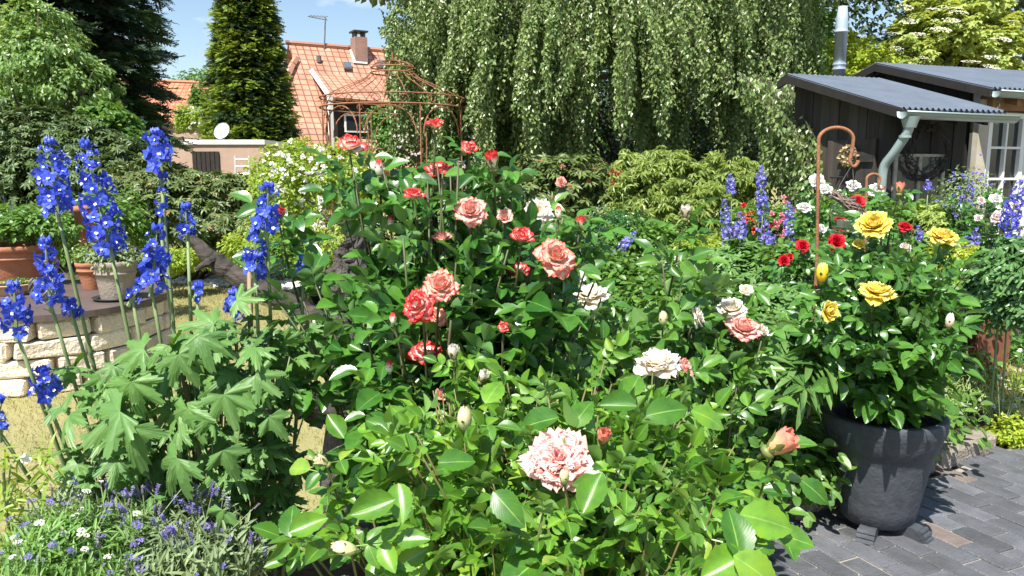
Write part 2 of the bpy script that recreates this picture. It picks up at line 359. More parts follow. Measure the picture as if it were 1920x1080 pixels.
for r_ in range(-45, 60):
    for c_ in range(-30, 30):
        u = c_*.206+(r_ % 2)*.103; v = r_*.104; x = 2.4+u*ca-v*sa; y = 2.6+u*sa+v*ca
        if inside((x+.07, y), poly):
            q.bbox((x, y, .012+rng.normal(0, .0012)), (.2, .098, .03), .0045, rz(ang+rng.normal(0, .008))@rx(rng.normal(0, .012))@ry(rng.normal(0, .008)), mi=int(rng.random() < .06))
setkind(q.build('paving', [mBrickP, mBrickP2]), 'structure')
sheet('paving_joints', [tuple(p) for p in poly], .02, mJoint)
# rough kerb along the bed
mKerb = mat('kerb_stone', (.30, .255, .21), .92, col2=(.17, .14, .11), vscale=9, bump=1, bscale=60, island=.15)
q = M(); 
kb = [gnd(1500, 985), gnd(1612, 940), gnd(1762, 890), gnd(1872, 848)]
for a_, b_ in zip(kb[:-1], kb[1:]):
    L_ = np.linalg.norm(b_-a_); n = max(1, int(L_/.33)); d = (b_-a_)/L_
    for i in range(n):
        c = a_+d*(L_*(i+.5)/n)+A([-d[1], d[0], 0])*.07
        q.bbox(c+A([0, 0, .045]), (L_/n-.012, .13, .11), .018, rz(math.atan2(d[1], d[0])), jit=.004)
setkind(q.build('kerb', mKerb), 'structure')
# pale boulder behind the pot
def rock(name, c, r, m, label, seed=0, cat='stone', group=None):
    g = np.random.default_rng(seed); V = []; Fs = []; nu, nv = 14, 9
    for j in range(nv+1):
        for i in range(nu):
            th = PI*j/nv; ph = 2*PI*i/nu; V.append((math.sin(th)*math.cos(ph), math.sin(th)*math.sin(ph), math.cos(th)))
    V = A(V); f = np.zeros(len(V))
    for _ in range(16):
        d = nrm(g.normal(0, 1, 3)); o_ = g.uniform(.62, .95); V = V-np.clip(V@d-o_, 0, 9)[:, None]*d
    V = V*A(r)
    for j in range(nv):
        for i in range(nu): i2 = (i+1) % nu; Fs.append((j*nu+i, (j+1)*nu+i, (j+1)*nu+i2, j*nu+i2))
    o = M().add(T(V, Fs)).build(name, m); o.location = tuple(c); return single(o, label, cat, group)
mStone = mat('pale_stone', (.52, .47, .40), .85, col2=(.33, .29, .24), vscale=8, bump=.6, bscale=40)
b0 = gnd(1768, 860)
rock('boulder', b0+A([.0, .32, .13]), (.13, .12, .15), mStone, 'pale boulder lying on the kerb behind the dark plant pot', 3)

# curved brick edge of the groundcover bed (right)
mTuff = mat('red_tuff', (.36, .20, .15), .9, col2=(.20, .11, .085), vscale=7, bump=1, bscale=50, island=.12)
t0, t1, t2 = gnd(1800, 742), gnd(1858, 748), gnd(1935, 770)
q = M(); cpts = [gnd(px, py) for px, py in ((1790, 722), (1830, 728), (1872, 738), (1918, 752), (1975, 775))]
for a_, b_ in zip(cpts[:-1], cpts[1:]):
    d = b_-a_; L_ = np.linalg.norm(d); d /= L_; q.bbox((a_+b_)/2+A([0, 0, .1]), (L_-.008, .11, .20), .02, rz(math.atan2(d[1], d[0])), jit=.005)
single(q.build('bed_edging', mTuff), 'reddish rough block edging curving round the low leafy groundcover at right', 'edging')

# ---------------- raised stone bed with brown slab ----------------
def rrect(x0, x1, y0, y1, r, n=9):      # outline from far left front, round right end
    pts = [(x0, y0)]
    for i in range(n+1): a_ = -PI/2+PI/2*i/n; pts.append((x1-r+r*math.cos(a_), y0+r+r*math.sin(a_)))
    for i in range(n+1): a_ = PI/2*i/n; pts.append((x1-r+r*math.cos(a_), y1-r+r*math.sin(a_)))
    pts.append((x0, y1)); return pts
mBlock = mat('limestone_block', (.80, .70, .56), .93, col2=(.56, .47, .36), vscale=6, bump=1, bscale=38, island=.12)
mSlab = mat('brown_slab', (.125, .092, .085), .5, col2=(.09, .066, .062), vscale=5, bump=.1, bscale=60)
SL = (-7, -2.72, 4.95, 6.75)
rb = thing('raised_bed', (-3.6, 5.9, 0), 'raised bed of pale rough stone blocks with a brown slab top at left', 'raised bed')
o_ = rrect(SL[0], SL[1]-.09, SL[2]+.09, SL[3]-.09, .7, 24); o_ = A([(x, y, 0) for x, y in o_])
seg = np.diff(o_, axis=0); sl = np.linalg.norm(seg, axis=1); cum = np.concatenate([[0], np.cumsum(sl)])
def on_out(s_):
    i = min(len(seg)-1, max(0, np.searchsorted(cum, s_)-1)); return o_[i]+seg[i]*(s_-cum[i])/sl[i], seg[i]/sl[i]
q = M()
for crs in range(4):
    s_ = .15*(crs % 2)
    while s_ < cum[-1]-.4:
        w_ = rng.uniform(.26, .46); c, d = on_out(s_+w_/2)
        V0 = M().bbox((0, 0, 0), (w_-.012, .14, .118), .014, None, jit=.004).t[0]
        q.add(V0.tf(rz(math.atan2(d[1], d[0])), c+A([d[1], -d[0], 0])*rng.uniform(-.008, .012)+A([0, 0, .062+crs*.126]))); s_ += w_
q.build('block_wall', mBlock, rb)
mMort = mat('mortar', (.10, .09, .075), .95)
c_ = rrect(SL[0], SL[1]-.13, SL[2]+.13, SL[3]-.13, .66, 12); q = M().slab([(x, y, .002) for x, y in c_], (0, 0, .495)); q.build('core', mMort, rb)
c_ = rrect(SL[0], SL[1], SL[2], SL[3], .78, 12); q = M().slab([(x, y, .505) for x, y in c_], (0, 0, .045)); q.build('top_slab', mSlab, rb)
ZS = .55
def on_slab(px, py): return gnd(px, py, ZS)

# pots
mTerra = mat('terracotta', (.44, .18, .09), .85, col2=(.33, .125, .065), vscale=9, bump=.25, bscale=60)
mTerraL = mat('pale_terracotta', (.50, .33, .20), .85, col2=(.42, .26, .15), vscale=9, bump=.25, bscale=60)
mGreyPot = mat('grey_clay', (.34, .29, .235), .85, col2=(.24, .20, .16), vscale=7, bump=.3, bscale=50)
mDark = mat('dark_metal', (.03, .03, .03), .5)
mIron = mat('grey_iron', (.22, .22, .21), .55, col2=(.08, .08, .075), vscale=25, metal=.4)
mPotSoil = mat('pot_soil', (.045, .032, .022), .97, col2=(.02, .015, .01), vscale=40, bump=1, bscale=80)
def pot(name, c, r, h, m, label, rib=True, handles=False, saucer=False, foot=.68, cat='plant pot'):
    t = thing(name, c, label, cat)
    rim = h*.16
    prof = [(0, 0), (r*foot, 0), (r*foot*1.02, h*.02), (r*(foot+(.93-foot)*.55), h*.45), (r*.93, h-rim), (r*.99, h-rim+.004), (r, h-rim*.5), (r*1.01, h-.006), (r*.985, h), (r*.9, h), (r*.87, h-.02), (r*.84, h-rim*1.2), (r*.8, h-rim*1.4)]
    if rib: prof = prof[:4]+[(r*(.93-(.93-foot)*.2), h*.66), (r*.95, h*.68), (r*.95, h*.71), (r*.915, h*.73)]+prof[4:]
    M().lathe(prof, c, 40).build('pot_body', m, t, True)
    M().lathe([(0, 0), (r*.86, 0)], A(c)+A([0, 0, h-rim*.9]), 24).build('soil', mPotSoil, t)
    if saucer: M().lathe([(0, .002), (r*.95, .002), (r*1.12, .022), (r*1.08, .024), (r*.9, .008)], c, 32).build('saucer', mDark, t, True)
    if handles:
        for sg in (1,):
            a_ = np.linspace(-PI/2, PI/2, 12); P = [A(c)+A([sg*(r*.86+.07*math.cos(x)), -.12*0, h*.55+.1*math.sin(x)]) for x in a_]
            M().tube(P, .016, 8).build('handle', m, t, True)
    return t
pot('terracotta_pot', on_slab(-2, 541)+A([0, .25, 0]), .32, .34, mTerra, 'large orange terracotta pot with a curled handle on the slab, far left', handles=True)
pot('clay_bowl', on_slab(5, 556)+A([0, .12, 0]), .17, .085, mTerraL, 'shallow pale clay bowl in front of the large orange pot', rib=False, foot=.7)
pot('clay_pot', on_slab(205, 566)+A([0, .12, 0]), .155, .29, mGreyPot, 'weathered grey clay pot on a dark saucer on the brown slab', saucer=True, foot=.7)
pot('terracotta_jar', on_slab(160, 546)+A([0, .12, 0]), .12, .22, mTerra, 'small orange terracotta pot just left of the grey clay pot', foot=.6)
# tall leaning terracotta pipe behind
pc = at(160, 470, 6.9); t = thing('terracotta_pipe', (pc[0], pc[1], 0), 'tall leaning terracotta pipe with open rim behind the clay pots', 'pipe')
ax = rx(R(-3))@ry(R(-7)); hgt = at(146, 385, 6.9)[2]
M().lathe([(.085, 0), (.085, hgt-.06), (.11, hgt-.05), (.115, hgt), (.09, hgt), (.075, hgt-.05), (.07, hgt-.3)], (0, 0, 0), 24, Rm=ax).t[0]
q = M().lathe([(.075, 0), (.085, hgt-.06), (.11, hgt-.05), (.115, hgt), (.09, hgt), (.075, hgt-.05), (.07, hgt-.3)], (pc[0]+.12, pc[1], 0), 24, Rm=ax); q.build('pipe_body', mTerra, t, True)
# iron ornament bowl and stone post on slab edge
c = on_slab(68, 566)+A([0, .1, 0]); t = thing('ornament_bowl', c, 'small pierced grey metal bowl on the slab beside the clay bowl', 'bowl')
q = M()
for k in range(10):
    a_ = 2*PI*k/10; P = [c+A([.09*math.cos(a_+x*.8)*(1-.25*x*x), .09*math.sin(a_+x*.8)*(1-.25*x*x), .01+.075*(x+1)]) for x in np.linspace(-1, 1, 7)]; q.tube(P, .010, 6)
q.lathe([(0, 0), (.075, 0), (.08, .012), (0, .014)], c, 20); q.build('bowl_body', mIron, t, True)
M().lathe([(.055, .13), (.07, .15), (.075, .15), (.07, .14)], c, 20).build('rim', mIron, t, True)

# ---------------- pinkish flat garage ----------------
mRender = mat('pink_clinker', (.44, .315, .245), .9, col2=(.37, .26, .20), vscale=3, bump=.3, bscale=20)
mWhite = mat('white_paint', (.8, .8, .78), .5)
mGlassD = mat('dark_glass', (.02, .025, .03), .08, spec=.8)
mDarkWood = mat('dark_boards', (.028, .022, .018), .8, var=.5, vscale=12, bump=.5, bscale=60)
gR = at(493, 262, 24); gz = gR[2]; gL = -13.5
t = thing('garage', (gR[0]-3, 25, 0), 'low pinkish brick garage with flat white roof edge behind the hedge', 'garage')
M().box(((gL+gR[0])/2, 25.5, (gz-.15)/2), (gR[0]-gL, 3, gz-.15)).build('wall', mRender, t)
M().box(((gL+gR[0])/2, 25.5, gz-.07), (gR[0]-gL+.12, 3.12, .14)).build('roof_edge', mWhite, t)
w0, w1 = at(360, 284, 23.98), at(413, 318, 23.98)
q = M()
for k in range(6): x = w0[0]+(w1[0]-w0[0])*(k+.5)/6; q.box((x, 23.97, .175+w0[2]/2), ((w1[0]-w0[0])/6-.02, .05, w0[2]-.7+.35))
q.build('garage_door', mDarkWood, t)
u0 = at(300, 240, 30); u1 = at(405, 240, 30)
t = thing('outbuilding', (u0[0], 32, 0), 'pinkish upper block with flat roof just behind the garage', 'building')
M().box(((u0[0]+u1[0])/2-2, 32, u0[2]/2), (u1[0]-u0[0]+4, 4, u0[2])).build('wall', mRender, t)
M().box(((u0[0]+u1[0])/2-2, 32, u0[2]+.05), (u1[0]-u0[0]+4.2, 4.2, .12)).build('roof_edge', mDarkWood, t)
# satellite dish
dc = at(418, 247, 24.8); t = thing('satellite_dish', (dc[0], dc[1], gz), 'grey round satellite dish standing on the garage roof', 'satellite dish')
prof = [(x*.27, .55*(x*.27)**2*1.6) for x in np.linspace(0, 1, 8)]+[(.275, .07), (.27, .06)]
M().lathe(prof, dc, 28, Rm=rx(R(66))@ry(R(-14))).build('dish', mat('dish_grey', (.42, .46, .46), .5), t, True)
M().tube([(dc[0], dc[1]+.05, gz-.05), (dc[0], dc[1]+.05, dc[2])], .03, 8).build('mast', mIron, t)
M().tube([dc+A([0, -.05, -.2]), dc+A([.05, -.4, -.02])], .012, 6).build('arm', mIron, t)
# ladder
mAlu = mat('aluminium', (.6, .58, .54), .4, metal=.5)
la, lb = at(441, 292, 23.7), at(452, 352, 23.2); lb[2] = max(.3, lb[2]); dx = A([.42, 0, 0]); 
lb = la+(lb-la)*1.0; lo = A([la[0]+.15, 23.1, 0.0])
t = thing('ladder', lo, 'pale metal ladder leaning on the garage wall', 'ladder')
for sgn in (0, 1): M().tube([lo+dx*sgn, la+dx*sgn], .035, 6).build('rail', mAlu, t)
for k in range(9): p = lo+(la-lo)*(k+.5)/9; M().tube([p, p+dx], .028, 6).build('rung', mAlu, t)

# ---------------- tiled houses ----------------
def tilemat(name, c1, c2, mort):
    m = bpy.data.materials.new(name); m.use_nodes = True; n = m.node_tree.nodes; l = m.node_tree.links; b = n['Principled BSDF']
    uv = n.new('ShaderNodeUVMap'); bt = n.new('ShaderNodeTexBrick'); bt.offset = 0; bt.inputs['Scale'].default_value = 1
    bt.inputs['Brick Width'].default_value = .34; bt.inputs['Row Height'].default_value = .36; bt.inputs['Mortar Size'].default_value = .032; bt.inputs['Mortar Smooth'].default_value = .6
    bt.inputs['Color1'].default_value = (*c1, 1); bt.inputs['Color2'].default_value = (*c2, 1); bt.inputs['Mortar'].default_value = (*mort, 1)
    l.new(uv.outputs['UV'], bt.inputs['Vector']); tx = n.new('ShaderNodeTexNoise'); tx.inputs['Scale'].default_value = .9; tx.inputs['Detail'].default_value = 7; l.new(uv.outputs['UV'], tx.inputs['Vector'])
    mu = n.new('ShaderNodeMixRGB'); mu.blend_type = 'MULTIPLY'; mu.inputs['Fac'].default_value = .8; rr = n.new('ShaderNodeValToRGB'); rr.color_ramp.elements[0].position = .35; rr.color_ramp.elements[0].color = (.6, .55, .52, 1); rr.color_ramp.elements[1].position = .62
    l.new(tx.outputs['Fac'], rr.inputs['Fac']); l.new(bt.outputs['Color'], mu.inputs['Color1']); l.new(rr.outputs['Color'], mu.inputs['Color2']); l.new(mu.outputs['Color'], b.inputs['Base Color'])
    wv = n.new('ShaderNodeBump'); wv.inputs['Strength'].default_value = .8; wv.inputs['Distance'].default_value = .05; wv.invert = True; l.new(bt.outputs['Fac'], wv.inputs['Height']); l.new(wv.outputs['Normal'], b.inputs['Normal'])
    b.inputs['Roughness'].default_value = .6; return m
mTile = tilemat('roof_tile', (.64, .33, .22), (.55, .25, .16), (.26, .11, .075))
mTileFar = tilemat('roof_tile_far', (.62, .24, .12), (.52, .19, .09), (.25, .09, .05))
def roofpoly(q, pts, P0, ex, es, n, th=.12, mi=0):
    pts = [A(p) for p in pts]; m_ = len(pts); V = pts+[p-n*th for p in pts]
    Fs = [tuple(range(m_)), tuple(range(m_, 2*m_))[::-1]]+[(i, i+m_, (i+1) % m_+m_, (i+1) % m_) for i in range(m_)]
    uv = [(np.dot(p-P0, ex), np.dot(p-P0, es)) for p in V]; q.add(T(V, Fs, uv, mi=mi))
def onplane(px, py, P0, n):
    r = ray(px, py); o = A([0, 0, CAMZ]); return o+r*(np.dot(P0-o, n)/np.dot(r, n))
P0 = at(540, 82, 38); P1 = at(760, 101, 41); P1[2] = P0[2]; ex = nrm(P1-P0); hz = A([ex[1], -ex[0], 0.])
def plane(deg): es = hz*math.cos(R(deg))-A([0, 0, 1])*math.sin(R(deg)); return es, nrm(np.cross(es, ex))*-1 if np.cross(es, ex)[2] < 0 else nrm(np.cross(es, ex))
es, nn = plane(46)
t = thing('tiled_house', (P0[0]+3, 38, 0), 'large house with steep red tiled roof and brick chimney behind the rusty pavilion', 'house')
q = M(); roofpoly(q, [onplane(x, y, P0, nn) for x, y in ((540, 82), (548, 96), (550, 118), (535, 160), (520, 290), (612, 290), (612, 190), (590, 140), (780, 155), (780, 102))], P0, ex, es, nn, .15)
Pd = onplane(587, 136, P0, nn); es2, n2 = plane(27); n2 = n2 if n2[2] > 0 else -n2
dq = [onplane(x, y, P0, nn)+nn*.02 for x, y in ((587, 136), (800, 158))]
el = Pd+es2*3.0; dl = [dq[0], dq[1], dq[1]+es2*2.9, dq[0]+es2*2.9]
roofpoly(q, dl, P0, ex, es2, n2, .12)
q.build('roof', mTile, t)
# white barge board and dark boarded wall under the lower roof
bl = dl[3]; M().tube([dl[0]+n2*.05-ex*.06, dl[3]+n2*.0-ex*.06], .13, 4).build('barge_board', mWhite, t)
M().tube([bl-ex*.05, A([bl[0]-ex[0]*.05, bl[1], max(.5, bl[2]-2.3)])], .13, 4).build('corner_board', mWhite, t)
wz = bl[2]-.12
wb_ = [bl-hz*.5, dl[2]-hz*.5]
M().slab([(wb_[0][0], wb_[0][1], wz), (wb_[1][0], wb_[1][1], wz), (wb_[1][0], wb_[1][1], 0), (wb_[0][0], wb_[0][1], 0)], tuple(-hz*.3)).build('boarded_wall', mDarkWood, t)
wa = bl-hz*.46+ex*1.2; 
for dd in (.7, 2.6):
    w_ = bl-hz*.44+ex*dd; f = M().slab([w_+A([0, 0, -.7]), w_+ex*1.1+A([0, 0, -.7]), w_+ex*1.1+A([0, 0, -1.5]), w_+A([0, 0, -1.5])], tuple(hz*.08)).build('window', mWhite, t)
    fo = M().slab([w_+ex*.08+A([0, 0, -.78])+hz*.085, w_+ex*1.02+A([0, 0, -.78])+hz*.085, w_+ex*1.02+A([0, 0, -1.42])+hz*.085, w_+ex*.08+A([0, 0, -1.42])+hz*.085], tuple(hz*.01)).build('pane', mGlassD, t)
q = M(); lo_ = [bl+A([0, 0, -1.75])+ex*.1-hz*.2, dl[2]+A([0, 0, -1.75])-hz*.2]
roofpoly(q, [lo_[0], lo_[1], lo_[1]+es*1.9, lo_[0]+es*1.9], P0, ex, es, nn, .1); q.build('porch_roof', mTile, t)
b1 = onplane(520, 290, P0, nn); 
M().slab([A([b1[0]-.3, b1[1]+1, 0]), A([b1[0]-.3+14, b1[1]+1+14*ex[1]/ex[0], 0]), A([b1[0]-.3+14, b1[1]+1+14*ex[1]/ex[0], 1.6]), A([b1[0]-.3, b1[1]+1, 1.6])], tuple(-hz*6)).build('wall', mRender, t)
# gable end left of the ridge and rear slope
bk = nrm(-hz*math.cos(R(46))-A([0, 0, 1])*math.sin(R(46)))
q = M(); roofpoly(q, [P0, P1+ex*3, P1+ex*3+bk*7, P0+bk*7], P0, ex, bk, nrm(np.cross(ex, bk))*(1 if np.cross(ex, bk)[2] > 0 else -1), .1); q.build('rear_roof', mTile, t)
q = M(); q.slab([P0+ex*.3+A([0, 0, -.25]), P0+ex*.3+bk*6.6, A([*(P0+ex*.3+bk*6.6)[:2], 0]), A([*(P0+ex*.3+es*6.6)[:2], 0]), P0+ex*.3+es*6.6-nn*.2], tuple(ex*.2)); q.build('gable_wall', mRender, t)
q = M().tube([P0+A([0, 0, .05])-ex*.1, P1+A([0, 0, .05])+ex*3], .12, 6); q.build('ridge_tiles', mTile, t)
q = M().tube([onplane(555, 112, P0, nn)+nn*.05, onplane(545, 130, P0, nn)+nn*.12, onplane(532, 162, P0, nn)+nn*.1], .16, 6); q.build('hip_tiles', mTile, t)
# chimney
mChim = mat('chimney_brick', (.33, .20, .155), .9, col2=(.24, .15, .12), vscale=3, bump=.4, bscale=12)
cb_ = onplane(673, 112, P0, nn); cw = .62; RX = rz(math.atan2(ex[1], ex[0]))
ch = M().box(cb_+A([0, .1, .2]), (cw, .7, 1.7), RX).build('chimney', mChim, t)
M().box(cb_+A([0, .1, 1.32]), (cw+.1, .8, .07), RX).build('chimney_cap', mDark, t)
for sx in (-.25, .25): M().box(cb_+A([sx*.8, .1, 1.17]), (.09, .5, .24), RX).build('cap_leg', mDark, t)
M().slab([onplane(655, 96, P0, nn)+nn*.06, onplane(662, 120, P0, nn)+nn*.06, onplane(688, 122, P0, nn)+nn*.06, onplane(686, 114, P0, nn)+nn*.06, onplane(664, 112, P0, nn)+nn*.06, onplane(658, 96, P0, nn)+nn*.06], tuple(nn*.04)).build('flashing', mWhite, t)
for (x0_, y0_, x1_, y1_) in ((643, 121, 657, 134), (706, 117, 720, 132), (722, 132, 735, 144)):
    cs_ = [onplane(x, y, P0, nn)+nn*.08 for x, y in ((x0_, y0_), (x1_, y0_+1), (x1_+1, y1_), (x0_+1, y1_-1))]
    f = M().slab(cs_, tuple(nn*.1)).build('skylight', mIron, t)
    c0 = sum(cs_)/4; M().slab([c0+(p-c0)*.78+nn*.11 for p in cs_], tuple(nn*.01)).build('skylight_pane', mat('sky_glass', (.10, .13, .17), .05, spec=1), t)
p = onplane(598, 117, P0, nn); M().tube([p, p+A([0, 0, .3])], .12, 8).build('vent_pipe', mIron, t)
# antenna
an = onplane(608, 92, P0, nn); at_ = at(610, 33, an[1])
t = thing('tv_antenna', an, 'thin rooftop television antenna on a tall mast over the red roof', 'antenna')
M().tube([an, at_], .035, 5).build('mast', mIron, t)
hd = at(580, 31, an[1]); M().tube([hd, at_+(at_-hd)*.12+A([0, 0, -.1])], .03, 5).build('boom', mIron, t)
q = M()
for k in range(6): p = hd+(at_-hd)*(k/5); q.tube([p-A([0, .3, .06]), p+A([.05, .3, .12])], .015, 4)
q.build('elements', mIron, t)
# far left roof
Q0 = at(280, 152, 52); Q1 = at(420, 158, 52); ex_ = nrm(Q1-Q0); hz_ = A([ex_[1], -ex_[0], 0.]); e_ = hz_*math.cos(R(42))-A([0, 0, 1])*math.sin(R(42)); n_ = np.cross(e_, ex_); n_ = nrm(n_ if n_[2] > 0 else -n_)
t = thing('far_house', (Q0[0]+1, 52, 0), 'distant house with plain orange-red tiled roof beside the dark spruce', 'house')
q = M(); roofpoly(q, [Q0-ex_*3, Q1+ex_*2, Q1+ex_*2+e_*6.5, Q0-ex_*3+e_*6.5], Q0, ex_, e_, n_, .15); q.build('roof', mTileFar, t)
q = M(); c0 = Q0-ex_*3; c1 = Q1+ex_*2; q.slab([c0+e_*6-n_*.3, c1+e_*6-n_*.3, A([*(c1+e_*6)[:2], 0]), A([*(c0+e_*6)[:2], 0])], tuple(-hz_*7)); q.build('wall', mRender, t)
M().tube([Q0-ex_*3+A([0, 0, .03]), Q1+ex_*2+A([0, 0, .03])], .13, 6).build('ridge_tiles', mTileFar, t)

# ---------------- shed ----------------
O = at(1690, 203, 6.5); e = nrm(A([1, .35, 0])); g = A([-e[1], e[0], 0.]); ZE = O[2]; SL_ = math.tan(R(17))
def SH(s_, d, z): return O*A([1, 1, 0])+e*s_+g*d+A([0, 0, z])
RS = rz(math.atan2(e[1], e[0]))
mPlank = mat('black_plank', (.020, .017, .015), .8, col2=(.010, .009, .008), vscale=10, bump=.25, bscale=60, island=.35, stretch=(1,1,.06))
mPlankG = mat('weathered_plank', (.060, .048, .040), .85, col2=(.024, .019, .016), vscale=14, bump=.35, bscale=60, island=.4, stretch=(1,1,.06))
mRoofM = mat('grey_steel_roof', (.125, .15, .19), .4, metal=.0, var=.25, vscale=3, bump=.05, bscale=20)
mZinc = mat('zinc', (.34, .42, .42), .42, metal=.35, var=.15, vscale=5)
mRafter = mat('rafter', (.32, .17, .085), .7, var=.3, vscale=6)
def corr(q, s0, s1, d0, z0, d1, z1, pitch=.062, amp=.011):
    n = int((s1-s0)/pitch*6); V = []; Fs = []; m_ = 5
    for j in range(m_):
        f = j/(m_-1)
        for i in range(n+1):
            s_ = s0+(s1-s0)*i/n; V.append(SH(s_, d0+(d1-d0)*f, z0+(z1-z0)*f+amp*math.sin(2*PI*(s_-s0)/pitch)))
    for j in range(m_-1):
        for i in range(n): a_ = j*(n+1)+i; Fs.append((a_, a_+1, a_+n+2, a_+n+1))
    q.add(T(V, Fs)); q.add(T(A(V)-A([0, 0, .012]), [f[::-1] for f in Fs]))
WID = 1.12; RUN = 1.42; ZR = ZE+RUN*SL_
t = thing('garden_shed', SH(.5, .8, 0), 'dark plank garden shed with grey corrugated roof and rain gutter', 'shed')
q = M(); corr(q, -.02, WID+.03, -.03, ZE, RUN, ZR); corr(q, -.02, WID+.03, RUN, ZR, RUN+.14, ZR-.14*SL_); q.build('roof', mRoofM, t, True)
# verge boards
q = M()
for a_, b_ in (((-.05, ZE-.06), (RUN, ZR-.06)), ((RUN, ZR-.06), (RUN+.14, ZR-.14*SL_-.06))):
    p0 = SH(-.03, a_[0], a_[1]); p1 = SH(-.03, b_[0], b_[1]); q.slab([p0+A([0, 0, .045]), p1+A([0, 0, .045]), p1-A([0, 0, .03]), p0-A([0, 0, .03])], tuple(e*.025))
q.build('barge_board', mPlank, t)
ga = .17; fr = .27
def plank_wall(q, f, s0, s1, zb, ztop, w=.13, mi=0, th=.03, nrmv=None):
    s_ = s0
    while s_ < s1-.01:
        ww = min(rng.uniform(w*.75, w*1.2), s1-s_); a_ = f(s_+.002); b_ = f(s_+ww-.004); k_ = nrmv*rng.uniform(0, .008)
        q.slab([a_+k_+A([0, 0, zb]), b_+k_+A([0, 0, zb]), b_+k_+A([0, 0, ztop(s_+ww)]), a_+k_+A([0, 0, ztop(s_)])], tuple(-nrmv*th), mi=mi); s_ += ww
q = M(); zt = lambda d: ZE+d*SL_-.05 if d < RUN else ZR-(d-RUN)*SL_-.05
plank_wall(q, lambda d: SH(ga, d, 0), fr, RUN+.1, 0, zt, .13, 0, .03, -e); q.build('gable_wall', mPlankG, t)
q = M(); plank_wall(q, lambda s_: SH(s_, fr, 0), ga+.005, WID-.08, 0, lambda s_: ZE+fr*SL_-.05, .14, 0, .03, -g)
plank_wall(q, lambda s_: SH(s_, RUN+.1, 0), ga+.03, WID-.08, 0, lambda s_: ZE+.3, .14, 0, .03, g); q.build('front_wall', mPlank, t)
M().box(SH(ga-.012, fr-.012, ZE/2), (.07, .07, ZE-.02), RS).build('corner_post', mPlank, t)
# rafters
for d in (.03, .5): pass
for s_ in (.3, .6, .9):
    p0 = SH(s_, -.02, ZE-.05); p1 = SH(s_, RUN, ZR-.05); M().slab([p0, p1, p1-A([0, 0, .07]), p0-A([0, 0, .07])], tuple(e*.05)).build('rafter', mPlank, t)
# door on gable side
dr0, dr1, dz = .38, .98, 1.78
q = M(); plank_wall(q, lambda d: SH(ga-.035, d, 0), dr0, dr1, .08, lambda d: dz, .15, 0, .028, -e)
dd = q.build('door', mPlankG, t)
for z_ in (dz-.16, .55): M().box(SH(ga-.072, dr0+.2, z_), (.012, .42, .035), RS).build('hinge', mDark, t)
M().tube([SH(ga-.08, dr0+.46, dz-.35), SH(ga-.105, dr0+.46, dz-.34), SH(ga-.105, dr0+.3, dz-.34)], .008, 6).build('latch', mDark, t)
# gutter
def gutter(s0, s1, d, z, parent, name='gutter', r=.055):
    q = M(); V = []; Fs = []; nn_ = 9
    for rr in (r, r-.004):
        for s_ in (s0, s1):
            for i in range(nn_): a_ = PI+PI*i/(nn_-1); V.append(SH(s_, d+rr*math.cos(a_), z+rr*math.sin(a_)+(s_-s0)*-.01))
    for k in range(2):
        for i in range(nn_-1): a_ = k*2*nn_+i; Fs.append((a_, a_+1, a_+nn_+1, a_+nn_))
    for end in (0, 1): Fs.append(tuple(end*nn_+i for i in range(nn_)))
    q.add(T(V, Fs)); q.tube([SH(s0, d-r, z), SH(s1, d-r, z-(s1-s0)*.01)], .009, 8); q.tube([SH(s0, d+r, z), SH(s1, d+r, z-(s1-s0)*.01)], .006, 6)
    return q.build(name, mZinc, parent, True)
gutter(-.06, WID+.07, -.07, ZE-.035, t)
# downpipe with swan neck
q = M(); zg = ZE-.08
P = [SH(.03, -.07, zg+.02), SH(.03, -.07, zg-.07), SH(.025, -.05, zg-.13), SH(-.0, .04, zg-.28), SH(-.02, .12, zg-.38), SH(-.02, .13, zg-.47), SH(-.02, .13, 0)]
Pp = []
for i in range(len(P)-1):
    for f in (np.linspace(0, 1, 5)[:-1] if i < 5 else [0]): Pp.append(P[i]*(1-f)+P[i+1]*f)
Pp.append(P[-1]); Pp = A(Pp)
for _ in range(2): Pp[1:-2] = (Pp[:-3]+Pp[1:-2]*2+Pp[2:-1])/4
q.tube(Pp, .037, 16); q.lathe([(.075, .0), (.048, -.09)], SH(.03, -.07, zg+.01), 16)
q.build('downpipe', mZinc, t, True)
for z_ in (zg-.62, zg-1.3): M().lathe([(.046, -.012), (.05, -.012), (.05, .012), (.046, .012)], SH(-.02, .13, z_), 20).build('pipe_clamp', mZinc, t)
M().lathe([(.045, -.01), (.048, -.01), (.048, .01), (.045, .01)], SH(.02, -.04, zg-.15), 20).build('pipe_clamp', mZinc, t)
# cobwebbed old window frames set against the front wall
mOldW = mat('old_white_wood', (.42, .39, .33), .85, col2=(.24, .21, .17), vscale=12, bump=.5, bscale=60)
mOldG = mat('old_glass', (.05, .06, .06), .12, spec=.6)
t = thing('old_window', SH(.5, .1, .7), 'old weathered window sash with dark panes set against the shed front', 'window')
zb, ztp = 1.0, 1.62
for s_ in (.20, .47, .74): M().box(SH(s_, .22, (zb+ztp)/2), (.035, .03, ztp-zb), RS).build('frame_post', mOldW, t)
M().box(SH(.47, .22, zb-.03), (.66, .05, .05), RS).build('sill', mOldW, t)
M().box(SH(.47, .22, ztp+.012), (.58, .03, .024), RS).build('top_rail', mOldW, t)
for s_ in (.335, .605): M().box(SH(s_, .225, (zb+ztp)/2), (.235, .008, ztp-zb), RS).build('pane', mOldG, t)
t['_x'] = 1
M().box(SH(.47, .23, .5), (.5, .03, .9), RS).build('lower_panel', mPlankG, t)
